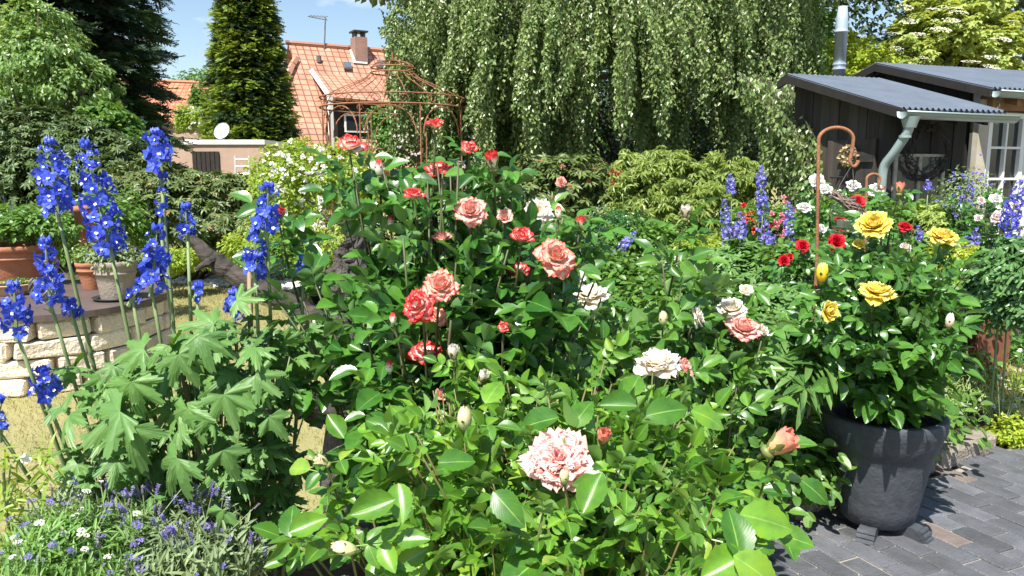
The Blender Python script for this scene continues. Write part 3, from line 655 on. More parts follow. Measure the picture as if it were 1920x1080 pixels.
# twig wreath and door wreath
def wreath(name, c, r, th, n_axis, m, label, leafy=False, nst=26, loose=.35):
    t = thing(name, c, label, 'wreath'); u = nrm(np.cross(n_axis, A([0, 0, 1.]))); v = np.cross(u, n_axis); q = M()
    for k in range(nst):
        a0 = rng.uniform(0, 2*PI); sp = rng.uniform(1.2, 4.5); ph = rng.uniform(0, 6); P = []
        for i in range(14):
            a_ = a0+sp*i/13; rr = r+th*loose*2*math.sin(ph+i*.7)+rng.normal(0, th*.15); P.append(A(c)+u*rr*math.cos(a_)+v*rr*math.sin(a_)+A(n_axis)*(th*.5*math.cos(ph+i*.9)+th*.4))
        q.tube(P, rng.uniform(.002, .004)*(th/.03)**.5, 4)
    q.build('twigs', m, t)
    if leafy:
        n = 170; a_ = rng.uniform(0, 2*PI, n); P = A(c)+np.outer(np.cos(a_)*r, u)+np.outer(np.sin(a_)*r, v)+rvec(n, th*.4); q = M()
        q.many(LEAF_S[0], P, mats_from(rvec(n)+A(n_axis)*.6, rvec(n)+A(n_axis)), rng.uniform(.03, .05, n)); q.build('dry_leaves', leafmat('dry_leaf', (.42, .27, .12), (.62, .48, .28), .7, .2), t)
    return t
mTwig = mat('twig', (.13, .09, .07), .85, col2=(.26, .2, .17), vscale=60)
mTwigD = mat('dark_twig', (.035, .028, .024), .85)
wreath('door_wreath', SH(ga-.1, .62, at(1607, 290, 7.0)[2]), .065, .028, -e, mTwig, 'small wreath of dry curled leaves on the shed door', True)
wreath('twig_wreath', SH(.50, .18, at(1750, 285, 6.8)[2]+.0), .22, .05, -g, mTwigD, 'large dark twig wreath on the shed front under the gutter', False, 34)

# ---------------- house extension right ----------------
E2s, E2d = 1.40, .36; ZE2 = at(1850, 165, 7.3)[2]; SL2 = math.tan(R(16)); RUN2 = 1.4; ZR2 = ZE2+RUN2*SL2
t = thing('garden_house', SH(2.6, 1.5, 0), 'taller garden house with dark gable, pale walls and grey corrugated roof behind the shed', 'building')
q = M(); corr(q, E2s, 4.6, E2d-.03, ZE2, E2d+RUN2, ZR2); corr(q, E2s, 4.6, E2d+RUN2, ZR2, E2d+RUN2+1.3, ZR2-1.3*SL2); q.build('roof', mRoofM, t, True)
q = M()
for a_, b_ in (((E2d-.04, ZE2-.06), (E2d+RUN2, ZR2-.06)), ((E2d+RUN2, ZR2-.06), (E2d+RUN2+1.3, ZR2-1.3*SL2-.06))):
    p0 = SH(E2s-.02, a_[0], a_[1]); p1 = SH(E2s-.02, b_[0], b_[1]); q.slab([p0+A([0, 0, .045]), p1+A([0, 0, .045]), p1-A([0, 0, .03]), p0-A([0, 0, .03])], tuple(e*.025))
q.build('barge_board', mPlank, t)
zt2 = lambda d: ZE2+(d-E2d)*SL2-.05 if d < E2d+RUN2 else ZR2-(d-E2d-RUN2)*SL2-.05
q = M(); plank_wall(q, lambda d: SH(E2s+.18, d, 0), .72, E2d+RUN2+1.1, 0, zt2, .16, 0, .04, -e); q.build('gable_wall', mPlank, t)
mWallW = mat('white_render', (.68, .67, .63), .8, var=.1, vscale=3)
mBeige = mat('beige_post', (.50, .46, .38), .85, col2=(.38, .34, .27), vscale=5)
fd = .60; zlin = ZE2+(fd-E2d)*SL2-.05
M().box(SH(1.585, fd-.02, (zlin-.1)/2), (.125, .06, zlin-.1), RS).build('door_post', mBeige, t)
M().box(SH(3.2, fd-.05, zlin-.12), (3.2, .12, .16), RS).build('beam', mRafter, t)
for s_ in (1.75, 2.35, 2.95): p0 = SH(s_, E2d, ZE2-.05); p1 = SH(s_, fd+.3, ZE2+(fd+.3-E2d)*SL2-.05); M().slab([p0, p1, p1-A([0, 0, .1]), p0-A([0, 0, .1])], tuple(e*.06)).build('rafter', mRafter, t)
W0, W1 = 1.66, 2.15; ztw = 2.05; zbw = .25
f = M()
for s_ in (W0+.025, (W0+W1)/2, W1-.025): f.box(SH(s_, fd-.02, (ztw+zbw)/2), (.05 if s_ != (W0+W1)/2 else .022, .05, ztw-zbw), RS)
for z_ in (ztw-.025, zbw+.025): f.box(SH((W0+W1)/2, fd-.022, z_), (W1-W0, .052, .05), RS)
for z_ in (1.72, 1.42, 1.12, .82): f.box(SH((W0+W1)/2, fd-.02, z_), (W1-W0-.09, .046, .022), RS)
fo = f.build('window_frame', mWhite, t)
M().box(SH((W0+W1)/2, fd, (ztw+zbw)/2), (W1-W0-.06, .006, ztw-zbw-.06), RS).build('window_pane', mat('window_glass', (.03, .035, .04), .03, spec=1, metal=.3), t)
q = M(); q.box(SH((W1+4.4)/2+.002, fd+.02, zlin/2), (4.4-W1, .1, zlin), RS); q.box(SH((W0+W1)/2, fd+.07, ztw+(zlin-ztw)/2-.0), (W1-W0+.1, .08, zlin-ztw), RS); q.box(SH((W0+W1)/2, fd+.07, zbw/2), (W1-W0+.1, .08, zbw), RS)
q.box(SH(3.0, 2.9, 1.0), (2.8, .1, 2.0), RS); q.build('white_wall', mWallW, t)
gutter(E2s-.02, 4.6, E2d-.07, ZE2-.035, t)
# chain hanging from the upper gutter
t = thing('rain_chain', SH(E2s+.0, E2d-.07, ZE2-.3), 'short metal chain hanging from the upper gutter to the shed roof', 'chain')
q = M()
for k in range(7):
    c = SH(E2s+.03, E2d-.07, ZE2-.09-k*.036); P = [c+(e if k % 2 else g)*.011*math.cos(a_)+A([0, 0, .024*math.sin(a_)]) for a_ in np.linspace(0, 2*PI, 11)]; q.tube(P, .004, 5, cap=False)
q.build('links', mIron, t)
# flue
fb = at(1572, 150, 8.9); ft = at(1579, 12, 8.9)
t = thing('flue_pipe', (fb[0], fb[1], 0), 'shiny stainless steel flue pipe rising behind the shed roof', 'flue pipe')
mSteel = mat('stainless', (.50, .58, .66), .32, metal=.45)
r_ = .066; h_ = ft[2]
M().lathe([(r_, 0), (r_, h_-.28), (r_+.006, h_-.28), (r_+.006, h_-.26), (r_, h_-.26), (r_, h_-.24), (r_*.98, h_-.15), (r_*.72, h_), (r_*.62, h_-.01)], (fb[0], fb[1], 0), 28).build('pipe_body', mSteel, t, True)
for z_ in (fb[2]+.12, fb[2]+.17): M().lathe([(r_, -.008), (r_+.008, -.008), (r_+.008, .008), (r_, .008)], (fb[0], fb[1], z_), 28).build('pipe_band', mSteel, t)

# ---------------- rusty pavilion ----------------
mRust = mat('rust', (.34, .15, .07), .9, col2=(.20, .085, .045), vscale=25, bump=.3, bscale=90)
gc = at(738, 200, 11.0); gx, gy = gc[0], gc[1]; Rg = 1.0
t = thing('rusty_pavilion', (gx, gy, 0), 'rusty wrought iron garden pavilion with onion-shaped open roof', 'pavilion')
def ring(r, z, th, name='ring', n=48):
    P = [(gx+r*math.cos(a_), gy+r*math.sin(a_), z) for a_ in np.linspace(0, 2*PI, n)]; return M().tube(P, th, 6, cap=False).build(name, mRust, t)
z1 = at(738, 192, gy-Rg)[2]; z2 = at(738, 172, gy-Rg)[2]; zt_ = at(738, 137, gy)[2]; zt3 = zt_+.07; zp = at(738, 114, gy)[2]
ring(Rg, z1, .012); ring(Rg, z2, .010); ring(.30, zt_, .011); ring(.29, zt3, .010)
for k in range(20):
    a_ = 2*PI*k/20; P = []
    for f in np.linspace(0, 1, 12):
        r = .30+(Rg+.05-.30)*f; z = zt_+(z2-.05-zt_)*(f**.55)*.62+(z2-.05-zt_)*.38*f**2.2+(.03 if f > .97 else 0); P.append((gx+r*math.cos(a_), gy+r*math.sin(a_), z))
    M().tube(P, .0052, 5).build('roof_rib', mRust, t)
for k in range(12):
    a_ = 2*PI*k/12; P = [(gx+.29*math.cos(b_)*math.cos(a_), gy+.29*math.cos(b_)*math.sin(a_), zt3+(zp-zt3)*math.sin(b_)) for b_ in np.linspace(0, PI/2, 8)]; M().tube(P, .007, 5).build('dome_rib', mRust, t)
M().tube([(gx, gy, zp-.02), (gx, gy, zp+.12)], .012, 6).build('finial', mRust, t)
nl = 8
for k in range(nl):
    a_ = 2*PI*(k+.5)/nl+.1; a2 = a_+2*PI/nl; p = A([gx+Rg*math.cos(a_), gy+Rg*math.sin(a_), 0]); p2 = A([gx+Rg*math.cos(a2), gy+Rg*math.sin(a2), 0])
    M().tube([p, p+A([0, 0, z1])], .010, 6).build('leg', mRust, t)
    tn = nrm(p2-p)
    M().tube([p+tn*.1, p+tn*.1+A([0, 0, z1-.35])], .008, 5).build('leg_rod', mRust, t)
    P = [(p+p2)/2+(p2-p)/2*math.cos(b_)*.86+A([0, 0, z1-.38+.36*math.sin(b_)]) for b_ in np.linspace(0, PI, 14)]; M().tube(P, .0095, 5).build('arch', mRust, t)
    for sg in (-1, 1):          # scrolls between the rings
        c = (p+p2)/2+(p2-p)*.22*sg+A([0, 0, (z1+z2)/2]); q = M(); q.tube([c+tn*sg*.07*math.cos(b_)*(1-.09*b_)+A([0, 0, .06*math.sin(b_)*(1-.09*b_)]) for b_ in np.linspace(0, 6.5, 16)], .006, 4); q.build('scroll', mRust, t)
    if k in (0, 2, 4, 5, 7):
        for z_ in (.9, 1.35): M().tube([p+A([0, 0, z_]), p+tn*.1+A([0, 0, z_])], .008, 4).build('leg_bar', mRust, t)
# ---------------- vegetation: materials ----------------
mBark = mat('bark', (.10, .075, .055), .9, col2=(.05, .038, .03), vscale=9, bump=1, bscale=40)
mCane = mat('green_cane', (.07, .11, .03), .55, col2=(.08, .05, .03), vscale=14)
mCaneR = mat('red_cane', (.15, .085, .035), .5, col2=(.10, .15, .035), vscale=10)
mStemG = mat('pale_green_stem', (.24, .31, .15), .55, col2=(.15, .22, .08), vscale=10)
L_spruce = leafmat('spruce_needles', (.012, .035, .018), (.035, .085, .035), .55, .08)
L_spruce2 = leafmat('spruce_tips', (.05, .12, .035), (.10, .20, .06), .5, .15)
L_gold = leafmat('golden_conifer', (.03, .08, .012), (.25, .34, .03), .5, .2)
L_dark = leafmat('dark_tree_leaf', (.012, .03, .012), (.04, .085, .025), .5, .2)
L_beech = leafmat('weeping_leaf', (.08, .16, .04), (.30, .38, .13), .36, .3, spec=.55, tcol=(.3, .45, .08))
L_varieg = leafmat('pale_bush_leaf', (.06, .16, .03), (.27, .40, .13), .38, .3, spec=.6)
L_rhodo = leafmat('rhododendron_leaf', (.03, .075, .018), (.12, .175, .05), .45, .12, spec=.5)
L_rhodo2 = leafmat('rhododendron_leaf_warm', (.045, .09, .02), (.15, .20, .055), .45, .12, spec=.5, young=(.30, .14, .06))
L_light = leafmat('light_shrub_leaf', (.12, .24, .03), (.36, .46, .07), .45, .35)
L_mid = leafmat('garden_leaf', (.05, .14, .02), (.14, .27, .045), .42, .3)
L_azal = leafmat('azalea_leaf', (.12, .20, .035), (.30, .38, .10), .45, .3)
L_yel = leafmat('yellow_green_leaf', (.20, .32, .02), (.42, .50, .06), .5, .35)
L_elder = leafmat('golden_elder_leaf', (.16, .27, .05), (.46, .53, .17), .5, .35)
L_rose = leafmat('dark_rose_leaf', (.022, .095, .016), (.085, .23, .032), .30, .16, 1, spec=.65, veincol=(.16, .32, .09), tcol=(.22, .5, .04))
L_roseL = leafmat('light_rose_leaf', (.035, .13, .014), (.145, .315, .03), .34, .2, 1, spec=.6, veincol=(.30, .48, .12), young=(.26, .36, .06), tcol=(.42, .7, .05))
L_delph = leafmat('delphinium_leaf', (.03, .13, .012), (.10, .25, .026), .45, .2, .5, spec=.45, veincol=(.22, .36, .13))
L_grey = leafmat('grey_green_leaf', (.13, .20, .09), (.26, .34, .17), .6, .2)
L_peony = leafmat('peony_leaf', (.05, .13, .03), (.13, .24, .06), .35, .2, spec=.6)
L_ivy = leafmat('groundcover_leaf', (.02, .09, .02), (.05, .17, .04), .35, .15, spec=.6)
F_white = petalmat('white_petal', [(0, (.75, .74, .62)), (1, (.86, .86, .84))], isl=.05)
F_pinkw = petalmat('pale_pink_petal', [(0, (.80, .62, .60)), (1, (.86, .76, .76))], isl=.05)
F_blue = leafmat('blue_petal', (.012, .025, .38), (.08, .15, .82), .5, .25, tcol=(.08, .12, .9), back=.25)
F_viol = leafmat('violet_petal', (.10, .09, .50), (.30, .28, .78), .55, .25, tcol=(.25, .22, .8), back=.25)
F_lav = leafmat('lavender_flower', (.10, .08, .30), (.26, .22, .52), .7, .15, tcol=(.25, .2, .6))
F_eye = mat('flower_eye', (.85, .85, .9), .6)
F_orange = leafmat('orange_flower', (.55, .08, .03), (.75, .20, .06), .55, .25)

def ell_pts(n, c, r, shell=.75, clump=0, csz=.2, top=-.9):
    c = A(c); r = A(r)
    def unit(m):
        d = nrm(rvec(m)); d[:, 2] = np.where(d[:, 2] < top, -d[:, 2]*.5, d[:, 2]); return d
    if clump:
        cc = unit(clump)*rng.uniform(shell, 1.0, (clump, 1)); i = rng.integers(0, clump, n); d = cc[i]+rvec(n, csz)
        l_ = np.linalg.norm(d, axis=1, keepdims=True); d = np.where(l_ > 1.12, d/l_*1.12, d)
    else: d = unit(n)*(rng.uniform(shell**3, 1, (n, 1))**(1/3))
    return c+d*r, nrm(d/r)
def foliage(ells, n, tmpls, size, clump=60, csz=.16, shell=.7, up=.6, droop=.35, jit=.5, inner=.25, top=-.6, q=None, zmin=.01):
    q = q or M(); w = A([e_[1][0]*e_[1][2]+e_[1][1]*e_[1][2] for e_ in ells]); w = w/w.sum()
    for (c, r), ww in zip(ells, w):
        m = int(n*ww); mi_ = int(m*inner)
        P1_, N1 = ell_pts(m-mi_, c, r, shell+.1, max(6, int(clump*ww)), csz, top); P2_, N2 = ell_pts(mi_, c, A(r)*.86, .3, 0, 0, top)
        P = np.concatenate([P1_, P2_]); N = np.concatenate([N1, N2]); k = P[:, 2] > zmin; P = P[k]; N = N[k]; m = len(P)
        nn_ = nrm(N*(1-up)+A([0, 0, up])+rvec(m, jit*.6)); d = nrm(N+rvec(m, jit)+A([0, 0, -droop])); d = nrm(d-nn_*np.sum(d*nn_, axis=1, keepdims=True)*.8)
        Rm = mats_from(d, nn_); s_ = rng.uniform(.7, 1.2, m)*size; ti = rng.integers(0, len(tmpls), m)
        for k in range(len(tmpls)): h = ti == k; q.many(tmpls[k], P[h], Rm[h], s_[h])
    return q
def limbs(base, ells, n, r0, sides=5, q=None, trunk=None):
    q = q or M(); b = A(base, float)
    tc_ = A(trunk, float) if trunk is not None else None
    if tc_ is not None:
        q.tube([b, b*.6+tc_*.4+A([rng.normal(0, .05), 0, 0]), tc_], [r0, r0*.8, r0*.6], 9)
    for i in range(n):
        c, r = ells[i % len(ells)]; e1 = A(c)+nrm(rvec(1))[0]*A(r)*.8
        s_ = b if tc_ is None else b+(tc_-b)*rng.uniform(.4, 1); mdp = s_*.45+e1*.55+A([0, 0, rng.uniform(0, .12)*np.linalg.norm(e1-s_)])
        q.tube([s_, mdp, e1], [r0*.45, r0*.28, r0*.07], sides)
    return q
def shrub(name, label, cat, base, ells, n, tmpls, size, m, limb=10, r0=.03, trunk=None, mb=None, group=None, kw={}):
    t = thing(name, base, label, cat, group)
    foliage(ells, n, tmpls, size, **kw).build('foliage', m, t)
    limbs(base, ells, limb, r0, 5, None, trunk).build('branches' if trunk is None else 'trunk', mb or mBark, t, True); return t
def pxell(px, py, Y, wpx, hpx, dY):       # ellipsoid seen at a pixel, at distance Y
    c = at(px, py, Y); k = Y/F; return (c, A([wpx*k, dY, hpx*k]))

# ---------------- rose blooms ----------------
def petal(phi, z0, r0, L, hw, a0, a1, rec, rip, seed, nu=6, nv=7):
    g = np.random.default_rng(seed); V = []; UV = []; Fs = []; rho = r0; z = z0; ph = g.uniform(0, 6); tip = g.uniform(-.03, .06)
    prev = 0
    for j in range(nv+1):
        v = j/nv; a = a0+(a1-a0)*v+(rec*((v-.72)/.28)**1.5 if v > .72 else 0)
        if j: rho += L/nv*math.sin(a); z += L/nv*math.cos(a)
        prof = min(1, .30+1.25*v)*math.sqrt(max(.02, 1-max(0, (v-.62)/.40)**2.2)); w = hw*prof; re = max(rho, hw*.55)
        for i in range(nu+1):
            u = -1+2*i/nu; da = u*w/re; rr = rho+rip*hw*math.sin(u*5+ph+v*3)*v*.5-abs(u)**2*(hw*.10)*v
            dz = rip*hw*math.cos(u*6+ph*2)*v*.5-abs(u)**3*L*.04+(tip*L*(1-abs(u)*3) if v > .98 and abs(u) < .34 else 0)
            V.append((rr*math.cos(phi+da), rr*math.sin(phi+da), z+dz)); UV.append((i/nu, v))
    for j in range(nv):
        for i in range(nu): a_ = j*(nu+1)+i; Fs.append((a_, a_+1, a_+nu+2, a_+nu+1))
    return T(V, Fs, UV)
def bloom(n, opn, seed, hw=(.30, .62), L=(.55, 1.0), a_in=3, rip=.12, rec=40, cupz=.0, flat=0, nu=6, nv=7, quart=0):
    ts = []; g = np.random.default_rng(seed)
    for i in range(n):
        f = i/max(1, n-1); phi = i*2.39996+g.uniform(-.2, .2); fo = f**1.15
        a1 = R(a_in+(opn-a_in)*fo+g.uniform(-7, 7)); a0 = a1+R(34*(1-fo*.6))
        rc = R(rec*fo*g.uniform(.6, 1.3)); LL = L[0]+(L[1]-L[0])*f; h_ = hw[0]+(hw[1]-hw[0])*f
        ts.append(petal(phi, -.28+.06*(1-f), .03+.03*f, LL*g.uniform(.92, 1.06), h_*g.uniform(.9, 1.1), a0, a1, rc-R(20*(1-f)), rip*(.5+f), seed*97+i, nu, nv))
    if quart:
        for i in range(quart):      # tight folded centre petals of an old-fashioned bloom
            ph = g.uniform(0, 6.28); rr = g.uniform(.05, .62); c = A([rr*math.cos(ph), rr*math.sin(ph), 0])
            p = petal(0, -.20+.10*(1-rr), .02, .40-.12*rr+g.uniform(-.05, .05), .20, R(50), R(30), R(48), .45, 7000+seed+i, 5, 6)
            ts.append(p.tf(rz(ph+g.uniform(-1.2, 1.2))@ry(R(22*rr)), c*.9+A([0, 0, -.02])))
    if quart:
        for i in range(12): ts.append(petal(i*2.4, -.22, .02+.012*i, .42-.006*i, .16, R(26), R(-8+2*i), R(25), .35, 9100+seed+i, 5, 6))
    t = join(ts); m = np.percentile(np.linalg.norm(t.V[:, :2], axis=1), 99); return t.tf(k=1/m)
def bmesh_of(name, t, mats): return M().add(t).mesh(name, mats, smooth=True)
def calyx_t(k=1.):
    ts = [M().lathe([(.0, -.62), (.05, -.6), (.055, -.48), (.15, -.42), (.17, -.33), (.10, -.24), (.02, -.22)], (0, 0, 0), 12).t[0]]
    for i in range(5):
        a_ = 2*PI*i/5; ts.append(leaf(.32, 5, 1, .1, -.1, .55, .6).tf(rz(a_-PI/2)@rx(R(28)), (.10*math.cos(a_), .10*math.sin(a_), -.28), .62*k))
    return join(ts)
def bud(seed, tight=1):     # radius ~1 of unit bud
    ts = []; g = np.random.default_rng(seed)
    for i in range(8):
        f = i/7; ts.append(petal(i*2.4, -.9, .15, 2.35-.25*f, 1.0, R(42+6*f), R(-36+8*f+(1-tight)*28), R(6+34*f*(1-tight)), .06, seed*31+i, 6, 8))
    t = join(ts); m = np.percentile(np.linalg.norm(t.V[:, :2], axis=1), 97); return t.tf(k=1/m)
def bud_calyx():
    ts = [M().lathe([(0, -2.1), (.22, -2.05), (.24, -1.5), (.62, -1.35), (.68, -1.0), (.45, -.75), (.1, -.6)], (0, 0, 0), 12).t[0]]
    for i in range(5):
        a_ = 2*PI*i/5; ts.append(leaf(.34, 6, 1, .2, .15, .6, .6).tf(rz(a_-PI/2)@rx(R(70)), (.5*math.cos(a_), .5*math.sin(a_), -.95), 2.0))
    return join(ts)
mCalyx = mat('calyx_green', (.12, .22, .05), .5, col2=(.18, .14, .05), vscale=30)
RED = (.74, .028, .03); CORAL = (.85, .16, .11)
P_nost = petalmat('nostalgic_petal', [(.0, (.90, .82, .62)), (.58, (.93, .84, .76)), (.72, (.90, .50, .44)), (.84, (.80, .07, .07)), (1.0, RED)], back=None, wob=.22)
P_nosto = petalmat('faded_coral_petal', [(.0, (.92, .78, .55)), (.55, (.92, .72, .60)), (.85, (.90, .46, .36)), (1.0, (.84, .16, .12))], wob=.3)
P_pale = petalmat('pale_coral_petal', [(.0, (.92, .70, .46)), (.45, (.92, .70, .58)), (.85, (.90, .54, .48)), (1.05, (.86, .24, .20))], wob=.3)
P_cream = petalmat('cream_petal', [(0, (.92, .60, .28)), (.45, (.92, .74, .52)), (.75, (.92, .84, .70)), (1, (.92, .88, .80))], wob=.2, trans=.32)
P_pink = petalmat('pink_petal', [(0, (.92, .26, .15)), (.45, (.93, .40, .32)), (.78, (.95, .56, .52)), (1, (.96, .68, .64))], wob=.28, streak=.1, trans=.38)
P_apri = petalmat('apricot_petal', [(0, (.90, .50, .20)), (.55, (.90, .48, .26)), (1, (.88, .26, .20))], wob=.3)
P_yel = petalmat('yellow_petal', [(0, (.90, .50, .02)), (.5, (.92, .64, .03)), (.85, (.93, .74, .10)), (1, (.93, .82, .30))], wob=.25, trans=.28)
P_red = petalmat('red_petal', [(0, (.35, .0, .01)), (1, (.72, .015, .035))], wob=.2)
P_greenbud = petalmat('green_bud_petal', [(0, (.30, .45, .12)), (.6, (.75, .72, .38)), (1, (.88, .72, .50))], wob=.3)
BM = {}
def bm(kind, pm, v=0):
    key = (kind, pm.name, v)
    if key not in BM:
        if kind == 'full': t = bloom(34, 78, 10+v, rip=.14, rec=55)
        elif kind == 'half': t = bloom(16, 46, 30+v, (.34, .72), (.75, 1.05), rip=.09, rec=62)
        elif kind == 'cup': t = bloom(9, 62, 50+v, (.42, .80), (.9, 1.05), 8, rip=.06, rec=35)
        elif kind == 'quart': t = bloom(20, 84, 70+v, (.34, .52), (.62, 1.0), 48, rip=.2, rec=-10, quart=70)
        elif kind == 'open': t = bloom(24, 86, 90+v, (.34, .60), (.5, 1.0), 26, rip=.22, rec=25)
        elif kind == 'bud': t = bud(v+1, 1)
        elif kind == 'obud': t = bud(v+5, .3)
        elif kind == 'small': t = bloom(9, 72, 110+v, (.4, .6), (.6, 1.0), nu=3, nv=3)
        BM[key] = bmesh_of('rose_'+kind, t, pm)
    return BM[key]
CAL = bmesh_of('calyx', calyx_t(), mCalyx); BCAL = bmesh_of('bud_calyx', bud_calyx(), mCalyx)
def face_R(d):
    z = nrm(A(d, float)); x = nrm(np.cross(A([0, 0, 1.]) if abs(z[2]) < .95 else A([0, 1., 0]), z)); y = np.cross(z, x); Q = np.stack([x, y, z], 1); return Q@rz(rng.uniform(0, 6.28))
def rose(parent, kind, pm, px, py, Y, spx, face=(0, -.6, .8), v=0, cal=True, nm='bloom', sq=1.):
    c = at(px, py, Y); r = spx/2*np.linalg.norm(c-A([0, 0, CAMZ]))/F; Rm = face_R(face)
    isb = kind in ('bud', 'obud')
    o = inst('bud' if isb else nm, bm(kind, pm, v), parent, c, Rm, (r, r, r*sq))
    if cal:
        m2 = BCAL if isb else CAL; oc = bpy.data.objects.new('calyx', m2); C.objects.link(oc); oc.parent = o
    return c, r, nrm(A(face, float))
PROT = [(1107, 547, 2.05, 78), (1235, 672, 1.85, 94), (1313, 592, 2.1, 46), (1372, 577, 2.25, 60), (1394, 613, 2.2, 62), (1010, 396, 2.3, 58), (1046, 856, 1.12, 130), (800, 655, 1.65, 60), (944, 615, 1.6, 30)]
def rosebush(name, label, base, tips_ells, nshoot, lm, lsize, blooms, comp=None, cane=mCane, leaves_per=9, cat='rose bush', crad=.006, lowfrac=.25, group=None, spread=1., extra=None, nstem=7, upb=.55, fan=1., zclip=-9):
    """blooms: (kind, petal material, px, py, Y, size px, facing, variant)"""
    t = thing(name, base, label, cat, group); comp = comp or COMP5; ctr = []
    for b_ in blooms: ctr.append(rose(t, *b_[:7], v=b_[7] if len(b_) > 7 else 0))
    w = A([e_[1][0]*e_[1][2] for e_ in tips_ells]); w = w/w.sum(); tips = []
    for (c, r), ww in zip(tips_ells, w):
        m = max(1, int(nshoot*ww)); p, _ = ell_pts(m, c, r, .35, 0, 0, -.75); tips += list(p)
    stems = M(); P = []; D = []; N = []; SZ = []; base = A(base, float)
    mains = [base+A([rng.normal(0, .09), rng.normal(0, .07), 0]) for _ in range(nstem)]
    jobs = [(A(tp), crad*rng.uniform(.5, .8), None) for tp in tips]+[(c-f*r*.6, crad*.75, f) for c, r, f in ctr]
    for tp, rad, f in jobs:
        b0_ = mains[rng.integers(len(mains))]; h = tp-b0_; mid = b0_+h*A([.38, .38, .55])+rvec(1, .03)[0]
        if f is not None: mid = tp*A([1, 1, 1])+A([rng.uniform(-.05, .05), .10+.05*abs(f[2]), -.30*min(1, tp[2])]); b0_ = b0_+A([0, .12, 0])
        ts_ = np.linspace(0, 1, 9)[:, None]; cur = (1-ts_)**2*b0_+2*ts_*(1-ts_)*mid+ts_**2*tp
        stems.tube(cur, np.linspace(rad*1.5, rad*.55, 9), 5)
        Lc = np.sum(np.linalg.norm(np.diff(cur, axis=0), axis=1)); nl_ = leaves_per
        for k in range(nl_):
            f_ = lowfrac+(1-lowfrac)*(k+rng.uniform(.2, .9))/nl_; i = min(7, int(f_*8)); p = cur[i]*(1-(f_*8-i))+cur[i+1]*(f_*8-i); dr = nrm(cur[i+1]-cur[i])
            a_ = k*2.4+rng.uniform(-.6, .6); s1 = nrm(np.cross(dr, A([.3, .2, 1.]))); s2 = np.cross(dr, s1)
            out = (s1*math.cos(a_)+s2*math.sin(a_))*spread+dr*.35+A([0, -.15, .1]); P.append(p); D.append(out)
            N.append(A([0, -.15*fan, upb])+rng.normal(0, .55, 3)+nrm(out)*.3+sun_vec*.15); SZ.append(lsize*rng.uniform(.42, 1.35)*(1.15-.35*(f_ > .85)))
        P.append(cur[-1]-dr*.01); D.append(dr+A([rng.normal(0, .4), -.3, 0])); N.append(A([0, -.3, .8])+rng.normal(0, .3, 3)); SZ.append(lsize*rng.uniform(.5, .9))
        if f is not None:
            for k in range(7): a_ = k*2.4; P.append(tp+A([0, .03, -.01-.022*k])); D.append(A([math.cos(a_), math.sin(a_)*.7-.2, rng.uniform(-.1, .3)])); N.append(A([0, -.25, .7])+rng.normal(0, .3, 3)+sun_vec*.35); SZ.append(lsize*rng.uniform(.6, 1.0))
    P = A(P); D = nrm(A(D)); N = nrm(A(N)); N = nrm(N-D*np.sum(N*D, 1, keepdims=True)*.75); SZ = A(SZ)
    # leave the open flowers uncovered by this bush's own leaves
    cen = P+D*SZ[:, None]*.55; o = A([0, 0, CAMZ]); keep = (P+D*SZ[:, None])[:, 2] > zclip
    for c, r, f in ctr:
        dc = nrm(c-o); L_ = np.linalg.norm(c-o); v = cen-o; al = v@dc; ds = np.linalg.norm(v-al[:, None]*dc, axis=1)/np.maximum(al, .01)*L_
        keep &= ~((ds < r*1.0+SZ*.42) & (al < L_+r*.6))
        v = cen-c; al = v@sun_vec; ds = np.linalg.norm(v-al[:, None]*sun_vec, axis=1); keep &= ~((ds < r*.75+SZ*.35) & (al > 0) & (al < .45) & (r > .012))   # open blooms stand in the sun
    for px_, py_, Y_, s__ in PROT:
        c = at(px_, py_, Y_); dc = nrm(c-o); L_ = np.linalg.norm(c-o); r = s__/2*L_/F; v = cen-o; al = v@dc; ds = np.linalg.norm(v-al[:, None]*dc, axis=1)/np.maximum(al, .01)*L_
        keep &= ~((ds < r*.85+SZ*.35) & (al < L_-.01))
    P, D, N, SZ = P[keep], D[keep], N[keep], SZ[keep]; q = M(); Rm = mats_from(D, N); ti = rng.integers(0, len(comp), len(P))
    for k in range(len(comp)): h = ti == k; q.many(comp[k], P[h], Rm[h], SZ[h])
    if extra is not None: extra(q)
    q.build('foliage', lm, t, True); stems.build('stems', cane, t, True)
    return t

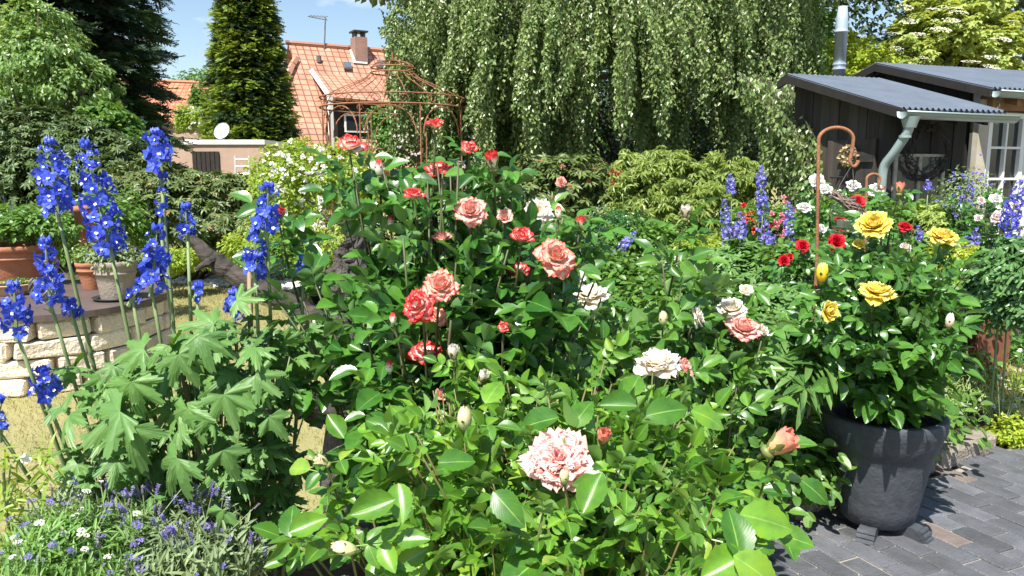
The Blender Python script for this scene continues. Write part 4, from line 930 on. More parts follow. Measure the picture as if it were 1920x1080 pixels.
# ---------------- delphinium spikes ----------------
def floret():
    ts = []
    for i in range(5):
        a_ = 2*PI*i/5+rng.uniform(-.15, .15); ts.append(leaf(.82, 3, 1, rng.uniform(-.1, .25), rng.uniform(-.2, .5), 1.0, .6, wave=.15).tf(rz(a_)@rx(R(rng.uniform(8, 38))), (0, 0, 0), rng.uniform(.48, .56), 0))
    ts.append(M().tube([(0, 0, 0), (0, .1, -.35), (0, .25, -.6)], [.07, .05, .02], 4, 0).t[0])
    for s_ in (-1, 1): ts.append(leaf(.7, 2, 1, .1, .1).tf(rz(s_*.5+PI)@rx(R(50)), (0, 0, .04), .24, 1))
    return join(ts)
FLO = [floret() for _ in range(5)]
def spike_mesh(h, r, nf, mp, seed, fs=.034, ragged=0, bend=.03):
    g = np.random.default_rng(seed); q = M(); n = nf; f = (np.arange(n)+.5)/n; z = h*f**1.0; a_ = np.arange(n)*2.39996+g.uniform(-.3, .3, n)
    taper = np.clip(1.05-.55*f**3, .35, 1); rr = r*taper*g.uniform(.65, 1.05, n)
    bx_ = bend*np.sin(f*2.2); P = np.stack([rr*np.cos(a_)+bx_, rr*np.sin(a_), z+g.normal(0, .006, n)], 1)
    N = nrm(np.stack([np.cos(a_), np.sin(a_), g.uniform(-.25, .4, n)], 1)+g.normal(0, .22, (n, 3))); D = nrm(np.cross(N, g.normal(0, 1, (n, 3))))
    sz = fs*np.clip(1.1-.75*f**2.5, .35, 1.1)*g.uniform(.8, 1.15, n)
    P0_ = P
    if ragged: k = g.random(n) > ragged*(1-f); P, N, D, sz = P[k], N[k], D[k], sz[k]
    Rm = mats_from(D, N); ti = g.integers(0, len(FLO), len(P))
    for k in range(len(FLO)): w = ti == k; q.many(FLO[k], P[w], Rm[w], sz[w])
    for k in range(0, n, 2): q.tube([(bx_[k]*.8, 0, z[k]-.02), P0_[k]-A([0, 0, .004])], .0011, 3, 2, False)
    zz = np.linspace(-.02, h, 8); q.tube(np.stack([bend*np.sin(zz/h*2.2), zz*0, zz], 1), np.linspace(.005, .0015, 8), 5, 2)
    # green buds at the tip
    for k in range(10): a2 = k*2.4; q.add(M().lathe([(0, -.006), (.004, 0), (.0045, .004), (0, .011)], (bend*.8+.008*math.cos(a2), .008*math.sin(a2), h*(.97+.006*k)), 5, 0).t[0])
    return q.mesh('delphinium_spike', mp, smooth=False)
SPK = {}
def spk(pm, key, **kw):
    if (pm.name, key) not in SPK: SPK[(pm.name, key)] = spike_mesh(mp=[pm, F_eye, mStemG], **kw)
    return SPK[(pm.name, key)]
def dspike(parent, stems, base, px0, py0, px1, py1, Y, wpx, pm=F_blue, var=0, ragged=0, bendstem=.08):
    """spike from its foot pixel (px0,py0) up to its tip pixel (px1,py1) at distance Y"""
    p0 = at(px0, py0, Y); p1 = at(px1, py1, Y); h = np.linalg.norm(p1-p0); r = wpx/2*Y/F; hu = round(h/r/2)*2
    nf = int(max(12, h/.030*(3.2+ r/.03*1.6))); key = (var, round(h, 2), round(r, 3), ragged)
    me = spk(pm, key, h=h, r=r*.62, nf=nf, seed=var*13+5, fs=min(.036, r*1.02), ragged=ragged, bend=h*.03)
    z = (p1-p0)/h; x = nrm(np.cross(A([0, 1., 0]), z)); Rm = np.stack([x, np.cross(z, x), z], 1)@rz(rng.uniform(0, 6))
    inst('flower_spike', me, parent, p0, Rm)
    b = A(base)+A([rng.normal(0, .03), rng.normal(0, .05), 0]); b[0] = b[0]*.5+p0[0]*.5+(p0[0]-p1[0])*.6; mid = (b+p0)/2+(z*A([.4, 0, 0])*-1)*.0+A([(p0[0]-b[0])*.18, 0, .05])
    ts_ = np.linspace(0, 1, 10)[:, None]; cur = (1-ts_)**2*b+2*ts_*(1-ts_)*mid+ts_**2*p0; stems.tube(cur, np.linspace(.0066, .0038, 10), 6)
# ================= background trees =================
def conifer(name, label, base, h, rad, n_br, spr, size, m, layers, m2=None, z0=.3, droop=.35, trunk_r=.12, cut=None, dens=26, power=.8, wid=.35):
    t = thing(name, base, label, 'tree'); q = M(); q2 = M(); b = A(base, float); br = M()
    br.tube([b, b+A([0, 0, h*.5]), b+A([0, 0, h*.98])], [trunk_r, trunk_r*.6, .01], 8)
    zz = z0+(h-z0)*(np.arange(n_br)+rng.uniform(0, 1, n_br))/n_br; a_ = np.arange(n_br)*2.39996+rng.uniform(-.3, .3, n_br)
    for z, a in zip(zz, a_):
        f = (z-z0)/(h-z0); L = rad*(1-f)**power*rng.uniform(.78, 1.08)+.1
        if cut and (z > cut): continue
        d = A([math.cos(a), math.sin(a), 0]); s_ = np.linspace(0, 1, 7)[:, None]
        cur = b+A([0, 0, z])+d*L*s_+A([0, 0, 1.])*(-droop*L*s_**1.6+.12*L*s_**3)
        br.tube(cur, np.linspace(.03, .006, 7)*(trunk_r/.12), 4)
        k = int(dens*L)+4; fr = rng.uniform(.12, 1, k)**.6; i = np.minimum(5, (fr*6).astype(int)); w_ = (fr*6-i)[:, None]; p = cur[i]*(1-w_)+cur[i+1]*w_
        side = A([-d[1], d[0], 0]); sw = rng.choice([-1, 1], k)*rng.uniform(.05, 1, k)*wid*L*np.sin(np.clip(fr, 0, 1)*PI*.82+.15)
        p = p+side*sw[:, None]+rvec(k, .035)+A([0, 0, -1.])*(np.abs(sw)*.28)[:, None]
        dd = nrm(d+side*np.sign(sw)[:, None]*.8+A([0, 0, -.35])+rvec(k, .28)); nn_ = nrm(A([0, 0, 1.])+rvec(k, .35))
        tgt = q2 if (m2 is not None and rng.random() < .3) else q; tgt.many(spr[rng.integers(len(spr))], p, mats_from(dd, nn_), size*rng.uniform(.6, 1.3, k))
    if q2.t: pass
    q.build('needles', m, t); br.build('trunk', mBark, t, True)
    if q2.t: q2.build('young_needles', m2, t)
    return t
def sprig(n=11, w=.13, L=.5):
    ts = []
    for i in range(n):
        y = i/n; 
        for s_ in (-1, 1): ts.append(T([(0, y, 0), (s_*L*(1-y*.65)*.75, y+.28, rng.uniform(-.04, .1)), (s_*L*(1-y*.65)*.2, y+w+.1, .02)], [(0, 1, 2)] if s_ > 0 else [(0, 2, 1)]))
    t = join(ts); t2 = T.__new__(T); t2.__dict__.update(t.__dict__); 
    # one spray is one island: add a thin spine joining the needles
    return t
SPR = [sprig(7, .16, .42) for _ in range(3)]
c = at(88, 300, 16.5)
conifer('dark_spruce', 'tall dark spruce with drooping branches rising above the hedge at left', (c[0], 16.5, 0), 12.5, 2.6, 260, SPR, .34, L_spruce, 0, L_spruce2, z0=1.0, droop=.38, trunk_r=.22, dens=62, power=.42, cut=7.4)
c = at(-75, 300, 15)
conifer('dark_spruce', 'second dark spruce at the far left edge, behind the pale-leaved tree', (c[0], 15, 0), 11, 2.2, 150, SPR, .34, L_spruce, 0, L_spruce2, z0=1.5, droop=.35, trunk_r=.2, dens=45, power=.5, cut=6.8)
c = at(474, 300, 27)
conifer('golden_conifer', 'dense cone-shaped conifer with yellow-green shoots standing against the sky', (c[0]*29/27, 29, 0), 12.7, 1.72, 640, [sprig(6, .25, .38) for _ in range(2)], .34, L_gold, 0, L_dark, z0=.5, droop=-.12, trunk_r=.18, dens=60, power=1.08, wid=.5)
# distant round tree tops above the far roof and tree line all round
def tree(name, label, base, ells, n, size, m, r0=.2, tm=LEAF_TINY, kw=None, limb=14, group=None):
    t = thing(name, base, label, 'tree', group); cz = min(c_[2]-r_[2]*.3 for c_, r_ in ells); cx = np.mean([c_[0] for c_, r_ in ells]); cy = np.mean([c_[1] for c_, r_ in ells])
    foliage(ells, n, tm, size, **(kw or dict(clump=90, csz=.14, shell=.75, droop=.3))).build('crown', m, t)
    limbs(base, ells, limb, r0, 5, None, (cx, cy, cz)).build('trunk', mBark, t, True); return t
c = at(372, 150, 62); tree('round_tree', 'small distant tree top showing over the far orange roof', (c[0], 62, 0), [(c+A([0, 0, -1.0]), (2.2, 2, 1.6))], 2600, .32, L_mid)
c = at(372, 200, 33); tree('thin_fir', 'thin mid-green young tree between the dark spruce and golden conifer', (c[0], 33, 0), [(at(375, 215, 33), (.55, .5, 1.1)), (at(376, 190, 33), (.35, .3, .8))], 1500, .16, L_mid)
for i, (px, py, Y, w, h, m, lab) in enumerate([
    (1600, 40, 22, 3.6, 3.6, L_dark, 'dark tree behind the steel flue pipe'), (1930, 60, 19, 2.6, 3.4, L_dark, 'dark tree at the top right corner beside the golden elder'),
    (1420, 30, 24, 4.5, 4.5, L_dark, 'dark tree hidden behind the right side of the weeping tree'), (1080, 60, 24, 5, 5, L_dark, 'dark tree hidden behind the middle of the weeping tree')]):
    cc = at(px, py, Y); tree('dark_tree', lab, (cc[0], Y, 0), [(cc, (w, 2.2, h)), (cc+A([w*.4, .5, -h*.7]), (w*.8, 2, h*.6)), (cc+A([-w*.4, .3, -h*.75]), (w*.8, 2, h*.6))], 9000, .19, m, kw=dict(clump=120, csz=.13, shell=.72, inner=.3))
# far wood all along the horizon
q = M()
for k in range(46):
    x = -95+k*4.3+rng.uniform(-1, 1); Y = rng.uniform(66, 85); 
    if -32 < x < -10: hh = rng.uniform(2.2, 3.2)
    else: hh = rng.uniform(3.5, 6)
    foliage([((x, Y, hh*.6), (3.4, 3, hh))], 900, LEAF_TINY, .8, clump=30, csz=.2, q=q)
setkind(q.build('far_wood', L_mid), 'stuff', 'far-off belt of green trees along the horizon', 'trees')

# pale-leaved tree left
base = at(70, 300, 12.6); base[2] = 0
tree('pale_leaved_tree', 'bushy tree with pale glittering leaves at upper left in front of the dark spruce', base,
     [pxell(40, 130, 12.6, 120, 80, .9), pxell(140, 165, 12.6, 70, 60, .7), pxell(60, 50, 12.9, 75, 50, .8), pxell(-10, 200, 12.6, 120, 70, .9), pxell(100, 100, 12.7, 60, 50, .7)], 17000, .082, L_varieg, .09,
     kw=dict(clump=150, csz=.085, shell=.66, up=.35, droop=.9, inner=.2))
# bright laurel
base = at(215, 260, 12.2); base[2] = 0
shrub('laurel', 'glossy bright green laurel shoots rising between hedge and dark spruce', 'shrub', base, [pxell(222, 262, 12.2, 42, 42, .5), pxell(195, 220, 12.3, 40, 26, .4), pxell(240, 300, 12, 28, 40, .4)], 3200, LEAF_MID, .10, L_mid, kw=dict(clump=60, csz=.15, up=.4))
# rhododendron hedge
WR = [whorl(8, LEAF_RHODO[0], -8, 1), whorl(7, LEAF_RHODO[1], -18, 1), whorl(8, LEAF_RHODO[1], 10, 1)]
WRM = [whorl(7, LEAF_TINY[1].tf(np.diag([.5, 1, 1])), -5, 1), whorl(6, LEAF_TINY[0].tf(np.diag([.55, 1, 1])), -22, 1)]
base = at(80, 400, 11.6); base[2] = 0
shrub('rhododendron', 'tall dense rhododendron hedge with olive leaf whorls at the left edge', 'shrub', base,
      [pxell(20, 330, 11.6, 150, 125, 1.0), pxell(150, 350, 11.4, 115, 110, .9), pxell(100, 270, 11.7, 150, 62, .8), pxell(230, 400, 11.0, 60, 100, .7), pxell(-60, 420, 11.2, 120, 100, .8)], 14000, WR, .092, L_rhodo, 30, .05, kw=dict(clump=420, csz=.07, shell=.8, up=.35, jit=.3, inner=.25))
base = at(360, 420, 10.4); base[2] = 0
shrub('rhododendron', 'lower rhododendron mound with brownish young leaves below the garage wall', 'shrub', base,
      [pxell(330, 410, 10.4, 105, 90, .9), pxell(430, 410, 10.3, 75, 78, .8), pxell(270, 380, 10.6, 70, 85, .8), pxell(380, 368, 10.6, 80, 45, .7), pxell(470, 440, 10.2, 55, 55, .6)], 9500, WR, .09, L_rhodo2, 24, .04, kw=dict(clump=330, csz=.08, shell=.8, up=.35, jit=.3))
# viburnum with white flowers between
vc = at(372, 228, 23.5); base = A([vc[0], 29.2, 0])
t = shrub('white_flowering_bush', 'small bush with white flowers showing above the pink outbuilding', 'shrub', base, [(at(372, 228, 29), A([.85, .5, .55])), (at(345, 225, 29), A([.3, .3, .7]))], 2200, LEAF_TINY, .12, L_light)
SMALLW = [bm('small', F_white, k) for k in range(3)]; SMALLP = [bm('small', F_pinkw, k) for k in range(2)]
def sprinkle(parent, meshes, pts, size, name='blossom', spread_up=.3, tow=A([0, -1., .5])):
    for p in pts: inst(name, meshes[rng.integers(len(meshes))], parent, p, face_R(tow+rng.normal(0, .45, 3)), size*rng.uniform(.7, 1.25))
P_, N_ = ell_pts(60, at(375, 226, 29), (.85, .5, .5), .95); sprinkle(t, SMALLW, [p for p in P_ if p[1] < 29.1][:30], .10)

# ================= weeping tree =================
def wb_bottom(px):          # where the hanging curtains end, in picture rows
    y = 300+20*math.sin(px*.05)+12*math.sin(px*.021+1)
    for a_, b_, yy in ((1036, 1064, 170), (1100, 1152, 105), (1152, 1206, 190), (1268, 1330, 140), (1330, 1358, 200), (1392, 1470, 185), (935, 965, 200), (870, 885, 230)):
        if a_ < px < b_: y = yy+rng.uniform(-12, 30)
    if 1340 < px < 1360 or 1400 < px < 1475: y = 205+rng.uniform(-25, 30)
    if 1475 < px: y = 325
    if px < 860: y = min(y, 250+rng.uniform(-30, 30))
    if 1200 < px < 1276: y = 270
    return y
cen = at(1236, 100, 13.4); base = A([cen[0], 13.4, 0])
t = thing('weeping_tree', base, 'huge weeping tree with long curtains of glittering hanging leaves', 'tree')
P = []; D = []; br = M()
def strand(x, y, ztop, zbot, sway):
    L = ztop-zbot; k = int(L/.034)
    if k < 3: return
    f = (np.arange(k)+rng.uniform(0, 1, k)*.5)/k; z = ztop-L*f
    arch = .5*np.exp(-f*L/.25)
    o_ = A([math.cos(sway), math.sin(sway)]); amp = .06*np.sin(f*3+sway)+.03*np.sin(f*11+sway*3)
    p = np.stack([x+o_[0]*amp+arch*.5*math.cos(sway*2), y+o_[1]*amp+arch, z+.0*arch], 1); P.append(p+rvec(k, .012)); a_ = rng.uniform(0, 2*PI, k)
    D.append(np.stack([np.cos(a_)*.75, np.sin(a_)*.75, -np.ones(k)*.8], 1))
    if rng.random() < .3: br.tube(p[::max(1, k//7)], .004, 3, cap=False)
ncur = 92
for i in range(ncur):
    px = 735+(i+rng.uniform(0, 1))/ncur*800; u = min(.999, abs((px-1130)/415)); dep = 13.4-2.7*math.sqrt(1-u*u); px_gap = wb_bottom(px)
    layer = rng.choice([0, 0, 0, 1]); dep += layer*.5+rng.normal(0, .25); yb = px_gap+rng.normal(0, 16)-(layer*10)
    if 720 < px < 800: ytop = 60-(px-735)*.9+rng.uniform(-40, 40) if layer == 0 else 120
    else: ytop = -60
    if px > 1490: ytop = -30 if rng.random() < .4 else 60
    if rng.random() < .22 and px > 800: ytop = rng.uniform(-40, 110)
    for s_ in range(27):
        x0 = at(px+rng.normal(0, 4.6), 100, dep)[0]; ztop = at(px, ytop+rng.uniform(-25, 30), dep)[2]; zb = at(px, yb+rng.normal(0, 22), dep)[2]; strand(x0+rng.normal(0, .03), dep+rng.normal(0, .10), ztop, zb, rng.uniform(0, 6.28))
# right low skirt beside the shed and back curtains in the shade
for i in range(170):
    px = rng.uniform(1440, 1546); dep = 7.42+rng.normal(0, .10)+(1546-px)*.012; strand(at(px, 100, dep)[0], dep, at(px, 150+max(0, px-1480)*1.35+rng.uniform(-30, 15), dep)[2], at(px, (330 if px < 1490 else 385)+rng.normal(0, 22), dep)[2], rng.uniform(0, 6.28))
for i in range(150):
    px = rng.uniform(860, 1520); dep = rng.uniform(14.2, 16); strand(at(px, 100, dep)[0], dep, at(px, -30, dep)[2], at(px, rng.uniform(120, 230), dep)[2], rng.uniform(0, 6.28))
# arching sprays that leave the dome, swing out and then hang
for i in range(95):
    px = rng.uniform(745, 1520); u = min(.999, abs((px-1130)/415)); dep = 13.2-2.9*math.sqrt(1-u*u)+rng.normal(0, .15); ys = rng.uniform(-60, 150); yl = wb_bottom(px)
    sd_ = (1 if px > 1130 else -1)*rng.uniform(.1, .8); L0 = min(rng.uniform(.5, 1.5), max(.25, (yl-ys)/F*dep*.95))
    for s_ in range(11):
        L = L0*rng.uniform(.7, 1.15); k = int(L/.032); f = np.linspace(0, 1, k); d_ = f*L; p0 = at(px+rng.normal(0, 5), ys+rng.normal(0, 7), dep+rng.normal(0, .07))
        hx = .45*(1-np.exp(-d_/.35)); p = np.stack([p0[0]+sd_*hx+.02*np.sin(d_*7+s_), p0[1]-.55*hx+rng.normal(0, .01, k), p0[2]+.10*np.sin(np.clip(d_/.3, 0, 1)*PI)-np.clip(d_-.2, 0, 9)*.92], 1)
        P.append(p+rvec(k, .014)); a_ = rng.uniform(0, 2*PI, k); D.append(np.stack([np.cos(a_)*.75, np.sin(a_)*.75, -np.ones(k)*.7], 1))
        if s_ < 3: br.tube(p[::max(1, k//7)], .004, 3, cap=False)
# loose sprays against the sky at upper left
for i in range(46):
    px = 722+rng.uniform(0, 60); y0 = rng.uniform(-20, 60); dep = 12.6+rng.normal(0, .2); strand(at(px, 0, dep)[0], dep, at(px, y0, dep)[2], at(px, y0+rng.uniform(15, 90)*(px-690)/70, dep)[2], rng.uniform(0, 6.28))
P = np.concatenate(P); D = np.concatenate(D); n = len(P); N = nrm(rvec(n, .55)+A([0, -.45, .55])); Rm = mats_from(D, N); q = M(); ti = rng.integers(0, 2, n); sz = .062*rng.uniform(.65, 1.2, n)
LB = [LEAF_TINY[0].tf(np.diag([1.15, 1, 1])), LEAF_TINY[1]]
for k in range(2): h = ti == k; q.many(LB[k], P[h], Rm[h], sz[h])
q.build('foliage', L_beech, t)
br.tube([base, base+A([.1, 0, 1.6]), base+A([-.1, .1, 3.4]), base+A([.1, 0, 6])], [.26, .21, .17, .1], 10)
for k in range(14):
    a_ = rng.uniform(0, 2*PI); L = rng.uniform(1.6, 2.9); z0 = rng.uniform(2.6, 5); d = A([math.cos(a_), math.sin(a_), 0]); s0 = base+A([0, 0, z0]); br.tube([s0, s0+d*L*.4+A([0, 0, .5]), s0+d*L*.8+A([0, 0, .5]), s0+d*L+A([0, 0, .0])], [.08, .06, .04, .015], 6)
br.tube([at(875, 45, 11.5), at(890, 35, 11.4), at(905, 25, 11.5)], [.02, .022, .015], 5)
br.build('trunk', mBark, t, True)
# the high crown above the picture shades the hollow under the tree
foliage([(A([base[0]-.9, 13.3, 5.5]), (4.1, 3.2, 1.4)), (A([base[0]-2.1, 13.4, 5.2]), (3.4, 2.9, 1.1)), (A([base[0]+.5, 13.4, 5.2]), (3.2, 2.9, 1.1))], 26000, LEAF_TINY, .17, clump=120, csz=.16, shell=.6, top=-1).build('upper_foliage', L_beech, t)
# dark evergreen mass added behind the weeping tree to darken its shaded hollows
c = at(1200, 300, 17.6); tree('shade_backdrop', 'dark evergreen mass added behind the weeping tree curtains to deepen the shade in their gaps', (c[0], 18.5, 0), [(A([c[0]-2.8, 18.5, 1.5]), (2.4, 1, 2.4)), (A([c[0], 18.7, 2.2]), (2.6, 1, 3)), (A([c[0]+2.7, 18.4, 1.8]), (2.4, 1, 2.6))], 22000, .13, L_dark, kw=dict(clump=150, csz=.14, shell=.7))

# ================= mid-distance shrubs =================
base = at(925, 260, 11.9); base[2] = 0
t = shrub('climbing_rose', 'leafy green climbing rose with pale pink flower clusters just right of the rusty pavilion', 'climbing rose', base,
      [pxell(905, 235, 12.2, 75, 70, .7), pxell(950, 290, 11.6, 70, 60, .6), pxell(860, 290, 11.9, 60, 60, .6), pxell(880, 180, 12.3, 45, 40, .5), pxell(750, 270, 12.9, 75, 75, .4)], 13000, LEAF_S, .062, L_mid, 22, .03, kw=dict(clump=220, csz=.11, shell=.72, up=.3, droop=.6))
pk = [at(x+rng.normal(0, 7), y+rng.normal(0, 7), 11.1+rng.uniform(-.1, .1)) for x, y in [(760, 262)]*7+[(775, 290)]*6+[(890, 250)]*8+[(868, 300)]*5+[(940, 225)]*3+[(925, 262)]*4]
sprinkle(t, SMALLP, pk, .028)
base = at(585, 380, 8.6); base[2] = 0
t = shrub('white_rose_shrub', 'light green shrub rose covered in small white flowers in front of the pavilion', 'rose bush', base,
      [pxell(575, 360, 8.6, 82, 85, .7), pxell(640, 340, 8.8, 65, 75, .6), pxell(520, 370, 8.5, 50, 85, .6), pxell(600, 450, 8.2, 105, 60, .6), pxell(555, 295, 8.8, 45, 42, .4), pxell(690, 400, 8.6, 50, 75, .5)], 14000, LEAF_S, .048, L_light, 24, .02, kw=dict(clump=260, csz=.10, shell=.72, up=.4, droop=.3))
wp = []
for k in range(99):
    px, py = ((rng.normal(560, 38), rng.normal(340, 38)) if k < 52 else (rng.uniform(490, 720), rng.uniform(285, 460))); wp.append(at(px, min(470, max(262, py)), 7.85+rng.uniform(-.05, .25)))
sprinkle(t, SMALLW, wp, .035)
# azaleas / rhododendrons at the foot of the weeping tree
base = at(1270, 400, 8.6); base[2] = 0
shrub('azalea', 'broad light green azalea with drooping leaves in front of the weeping tree', 'shrub', base,
      [pxell(1230, 345, 8.6, 85, 62, .7), pxell(1320, 350, 8.7, 80, 60, .7), pxell(1180, 330, 8.8, 45, 45, .5), pxell(1270, 410, 8.4, 130, 60, .7), pxell(1390, 370, 8.8, 45, 70, .5), pxell(1240, 300, 8.8, 50, 30, .4)], 5200, WRM+[whorl(6, LEAF_RHODO[1], -45, 1)], .085, L_azal, 30, .03, mb=mat('grey_bark', (.26, .23, .18), .9), kw=dict(clump=260, csz=.09, shell=.72, up=.5, jit=.3))
base = at(1060, 370, 9.1); base[2] = 0
t = shrub('rhododendron', 'rhododendron with a few faded orange-brown blooms left of the light green azalea', 'shrub', base,
      [pxell(1070, 350, 9.1, 80, 60, .7), pxell(1000, 360, 9.2, 55, 60, .6), pxell(1110, 400, 8.9, 70, 55, .6), pxell(1050, 430, 8.6, 100, 50, .6)], 4600, WR, .095, L_rhodo2, 22, .03, kw=dict(clump=200, csz=.09, shell=.76, up=.4, jit=.3))
sprinkle(t, [bm('small', mat('faded_bloom', (.45, .17, .07), .8), 5)], [at(x, y, 8.35) for x, y in ((1148, 322), (1160, 327), (1150, 341), (1104, 342), (1152, 352), (1070, 352), (1055, 312), (1380, 330), (1350, 360))], .045)
rose(t, 'full', P_pale, 1052, 341, 8.3, 22, (0, -1, .3), 3, False)

# golden elder, yellow shrub
base = at(1790, 100, 13.5); base[2] = 0
EL = [whorl(5, LEAF_S[0], 8, .9), whorl(5, LEAF_S[1], -12, .9)]
t = shrub('golden_elder', 'golden-leaved elder tree with flat creamy white flower heads above the garden house roof', 'tree', base,
      [pxell(1760, 75, 13.5, 100, 65, .9), pxell(1840, 100, 13.4, 72, 62, .8), pxell(1790, 15, 13.7, 90, 42, .8), pxell(1700, 120, 13.3, 60, 45, .7), pxell(1870, 60, 13.6, 35, 45, .6)], 9500, EL, .088, L_elder, 20, .08, trunk=at(1790, 130, 13.5), kw=dict(clump=260, csz=.075, shell=.72, up=.6, droop=.25, jit=.35))
um = []
for i in range(70): a_ = rng.uniform(0, 6.28); r_ = math.sqrt(rng.random()); um.append(T([(-.07, -.07, 0), (.07, -.07, .01), (.07, .07, 0), (-.07, .07, .01)], [(0, 1, 2, 3)]).tf(rz(a_), (r_*math.cos(a_), r_*math.sin(a_), .12*(1-r_*r_)+rng.normal(0, .02))))
UM = bmesh_of('umbel', join(um), mat('umbel_cream', (.74, .72, .58), .8))
for px, py in ((1696, 14), (1786, 16), (1796, 24), (1702, 40), (1782, 38), (1764, 56), (1722, 64), (1674, 64), (1868, 74), (1884, 74), (1682, 92), (1822, 116), (1858, 108), (1860, 126), (1732, 108), (1752, 18), (1900, 40), (1820, 132)): inst('flower_head', UM, t, at(px, py, 12.55+rng.uniform(0, .1)), rx(R(22+rng.uniform(-8, 8)))@rz(rng.uniform(0, 6)), rng.uniform(.10, .16))
base = at(1560, 130, 12.3); base[2] = 0
shrub('golden_shrub', 'yellow-green shrub behind the shed roof around the steel flue', 'shrub', base, [pxell(1530, 120, 12.3, 50, 38, .5), pxell(1610, 125, 12.2, 60, 36, .5), pxell(1590, 95, 12.6, 45, 28, .4), pxell(1560, 160, 12, 90, 30, .5)], 6500, LEAF_S, .075, L_yel, 12, .04, kw=dict(clump=110, csz=.12, up=.5))
base = at(1540, 60, 14.5); base[2] = 0
shrub('green_shrub', 'mid green shrub between weeping tree and steel flue', 'shrub', base, [pxell(1530, 60, 14.5, 38, 45, .5), pxell(1545, 110, 14.3, 40, 40, .5)], 3000, LEAF_S, .09, L_mid, 12, .04, kw=dict(clump=50, csz=.14))
# ================= driftwood =================
mDrift = mat('charred_driftwood', (.075, .060, .048), .85, col2=(.010, .009, .008), vscale=12, bump=.6, bscale=50, stretch=(.4, 1, 1.6))
mDriftG = mat('grey_driftwood', (.10, .092, .082), .9, col2=(.05, .042, .036), vscale=11, bump=1, bscale=50)
def gnarl(q, pts, r, n=16, sub=5, amp=.13, seed=0, mi=0, pn=.009):
    P = []; rr = []
    pts = A(pts, float)
    for i in range(len(pts)-1):
        for k in range(sub): f = k/sub; P.append(pts[i]*(1-f)+pts[i+1]*f); rr.append(r[i]*(1-f)+r[i+1]*f)
    P.append(pts[-1]); rr.append(r[-1]); P = A(P)
    for _ in range(3): P[1:-1] = (P[:-2]+2*P[1:-1]+P[2:])/4
    g = np.random.default_rng(seed); P[1:-1] += g.normal(0, pn, (len(P)-2, 3)); k0 = len(q.t); q.tube(P, rr, n, mi)
    t = q.t[k0]; m = len(P); prof = 1+amp*g.normal(0, 1, n); prof = (prof+np.roll(prof, 1)*.4)/1.4
    for i in range(m):
        c = P[i]; V = t.V[i*n:(i+1)*n]; tw = np.roll(prof, int(i*.35)); t.V[i*n:(i+1)*n] = c+(V-c)*(tw+g.normal(0, amp*.25, n))[:, None]
YD = 3.1
bD = at(650, 860, YD); bD[2] = 0
t = thing('driftwood', bD, 'gnarled dark driftwood root with a long charred branch reaching left over the lawn', 'driftwood')
q = M()
gnarl(q, [bD, at(655, 760, YD), at(662, 640, YD), at(640, 560, YD), at(650, 490, YD), at(672, 440, YD), at(640, 408, YD)], [.13, .075, .06, .062, .05, .042, .02], 18, 6, .2, 1)
gnarl(q, [at(664, 600, YD-.05), at(690, 540, YD-.02), at(668, 470, YD), at(672, 420, YD)], [.04, .032, .026, .014], 12, 6, .2, 2)
gnarl(q, [at(652, 420, YD), at(628, 405, YD), at(600, 412, YD)], [.028, .02, .006], 10, 5, .15, 3)
q.build('stump', mDriftG, t)
q = M(); gnarl(q, [at(668, 650, YD), at(610, 610, YD), at(560, 575, YD+.02), at(500, 550, YD+.05), at(440, 515, YD+.1), at(392, 480, YD+.12), at(352, 442, YD+.15)], [.05, .045, .040, .038, .040, .034, .018], 20, 6, .06, 4, 0, .003)
gnarl(q, [at(404, 486, YD+.1), at(385, 494, YD+.05), at(368, 505, YD)], [.022, .016, .008], 10, 4, .1, 5, 0, .002)
q.build('long_branch', mDrift, t)
q = M(); gnarl(q, [at(655, 750, YD), at(610, 762, YD-.1), at(560, 740, YD-.15), at(520, 752, YD-.2), at(470, 770, YD-.2)], [.09, .085, .06, .05, .03], 16, 6, .22, 6)
gnarl(q, [at(660, 790, YD), at(700, 830, YD-.1), at(720, 900, YD-.15)], [.08, .07, .05], 12, 6, .2, 7); q.build('root', mDrift, t)
lg = at(640, 960, 2.3); t = thing('charred_log', (lg[0], lg[1], 0), 'thick charred log lying under the light green rose in the foreground', 'log')
q = M(); gnarl(q, [A([lg[0]-.5, 2.35, .14]), A([lg[0]-.1, 2.3, .22]), A([lg[0]+.35, 2.3, .25]), A([lg[0]+.8, 2.4, .15])], [.10, .15, .15, .09], 22, 7, .12, 8); q.build('log', mDrift, t)

# zinc bucket beyond the driftwood, white gravel, low brick edge
bc = gnd(650, 524); t = thing('grey_bucket', bc, 'light grey square-shouldered planter standing beyond the driftwood', 'planter')
hb = at(650, 468, bc[1])[2]; M().lathe([(0, 0), (.19, 0), (.21, .02), (.25, hb-.02), (.27, hb-.02), (.27, hb), (.24, hb), (.23, hb-.06), (0, hb-.06)], bc, 28).build('bucket_body', mat('light_grey_zinc', (.42, .42, .40), .6, var=.25, vscale=6), t, True)
mGrav = mat('white_gravel', (.70, .69, .66), .85, island=.25)
q = M(); pb = T(*[(lambda V: V)( [(-.5,-.4,-.2),(.5,-.4,-.2),(.5,.4,-.2),(-.5,.4,-.2),(-.3,-.3,.35),(.35,-.2,.3),(.3,.3,.35),(-.3,.25,.3)]), [(0,3,2,1),(4,5,6,7),(0,1,5,4),(1,2,6,5),(2,3,7,6),(3,0,4,7)]])
n = 2600; x = rng.uniform(-4.6, -.2, n); y = 9.3+.0*x+rng.normal(0, .16, n)+(-.9-x)*.35*(x < -.9); P = np.stack([x, y, np.full(n, .02)], 1); q.many(pb, P, mats_from(rvec(n), rvec(n)+A([0, 0, 2])), rng.uniform(.03, .07, n))
setkind(q.build('white_gravel', mGrav), 'stuff', 'strip of white pebbles along the far edge of the lawn', 'gravel')

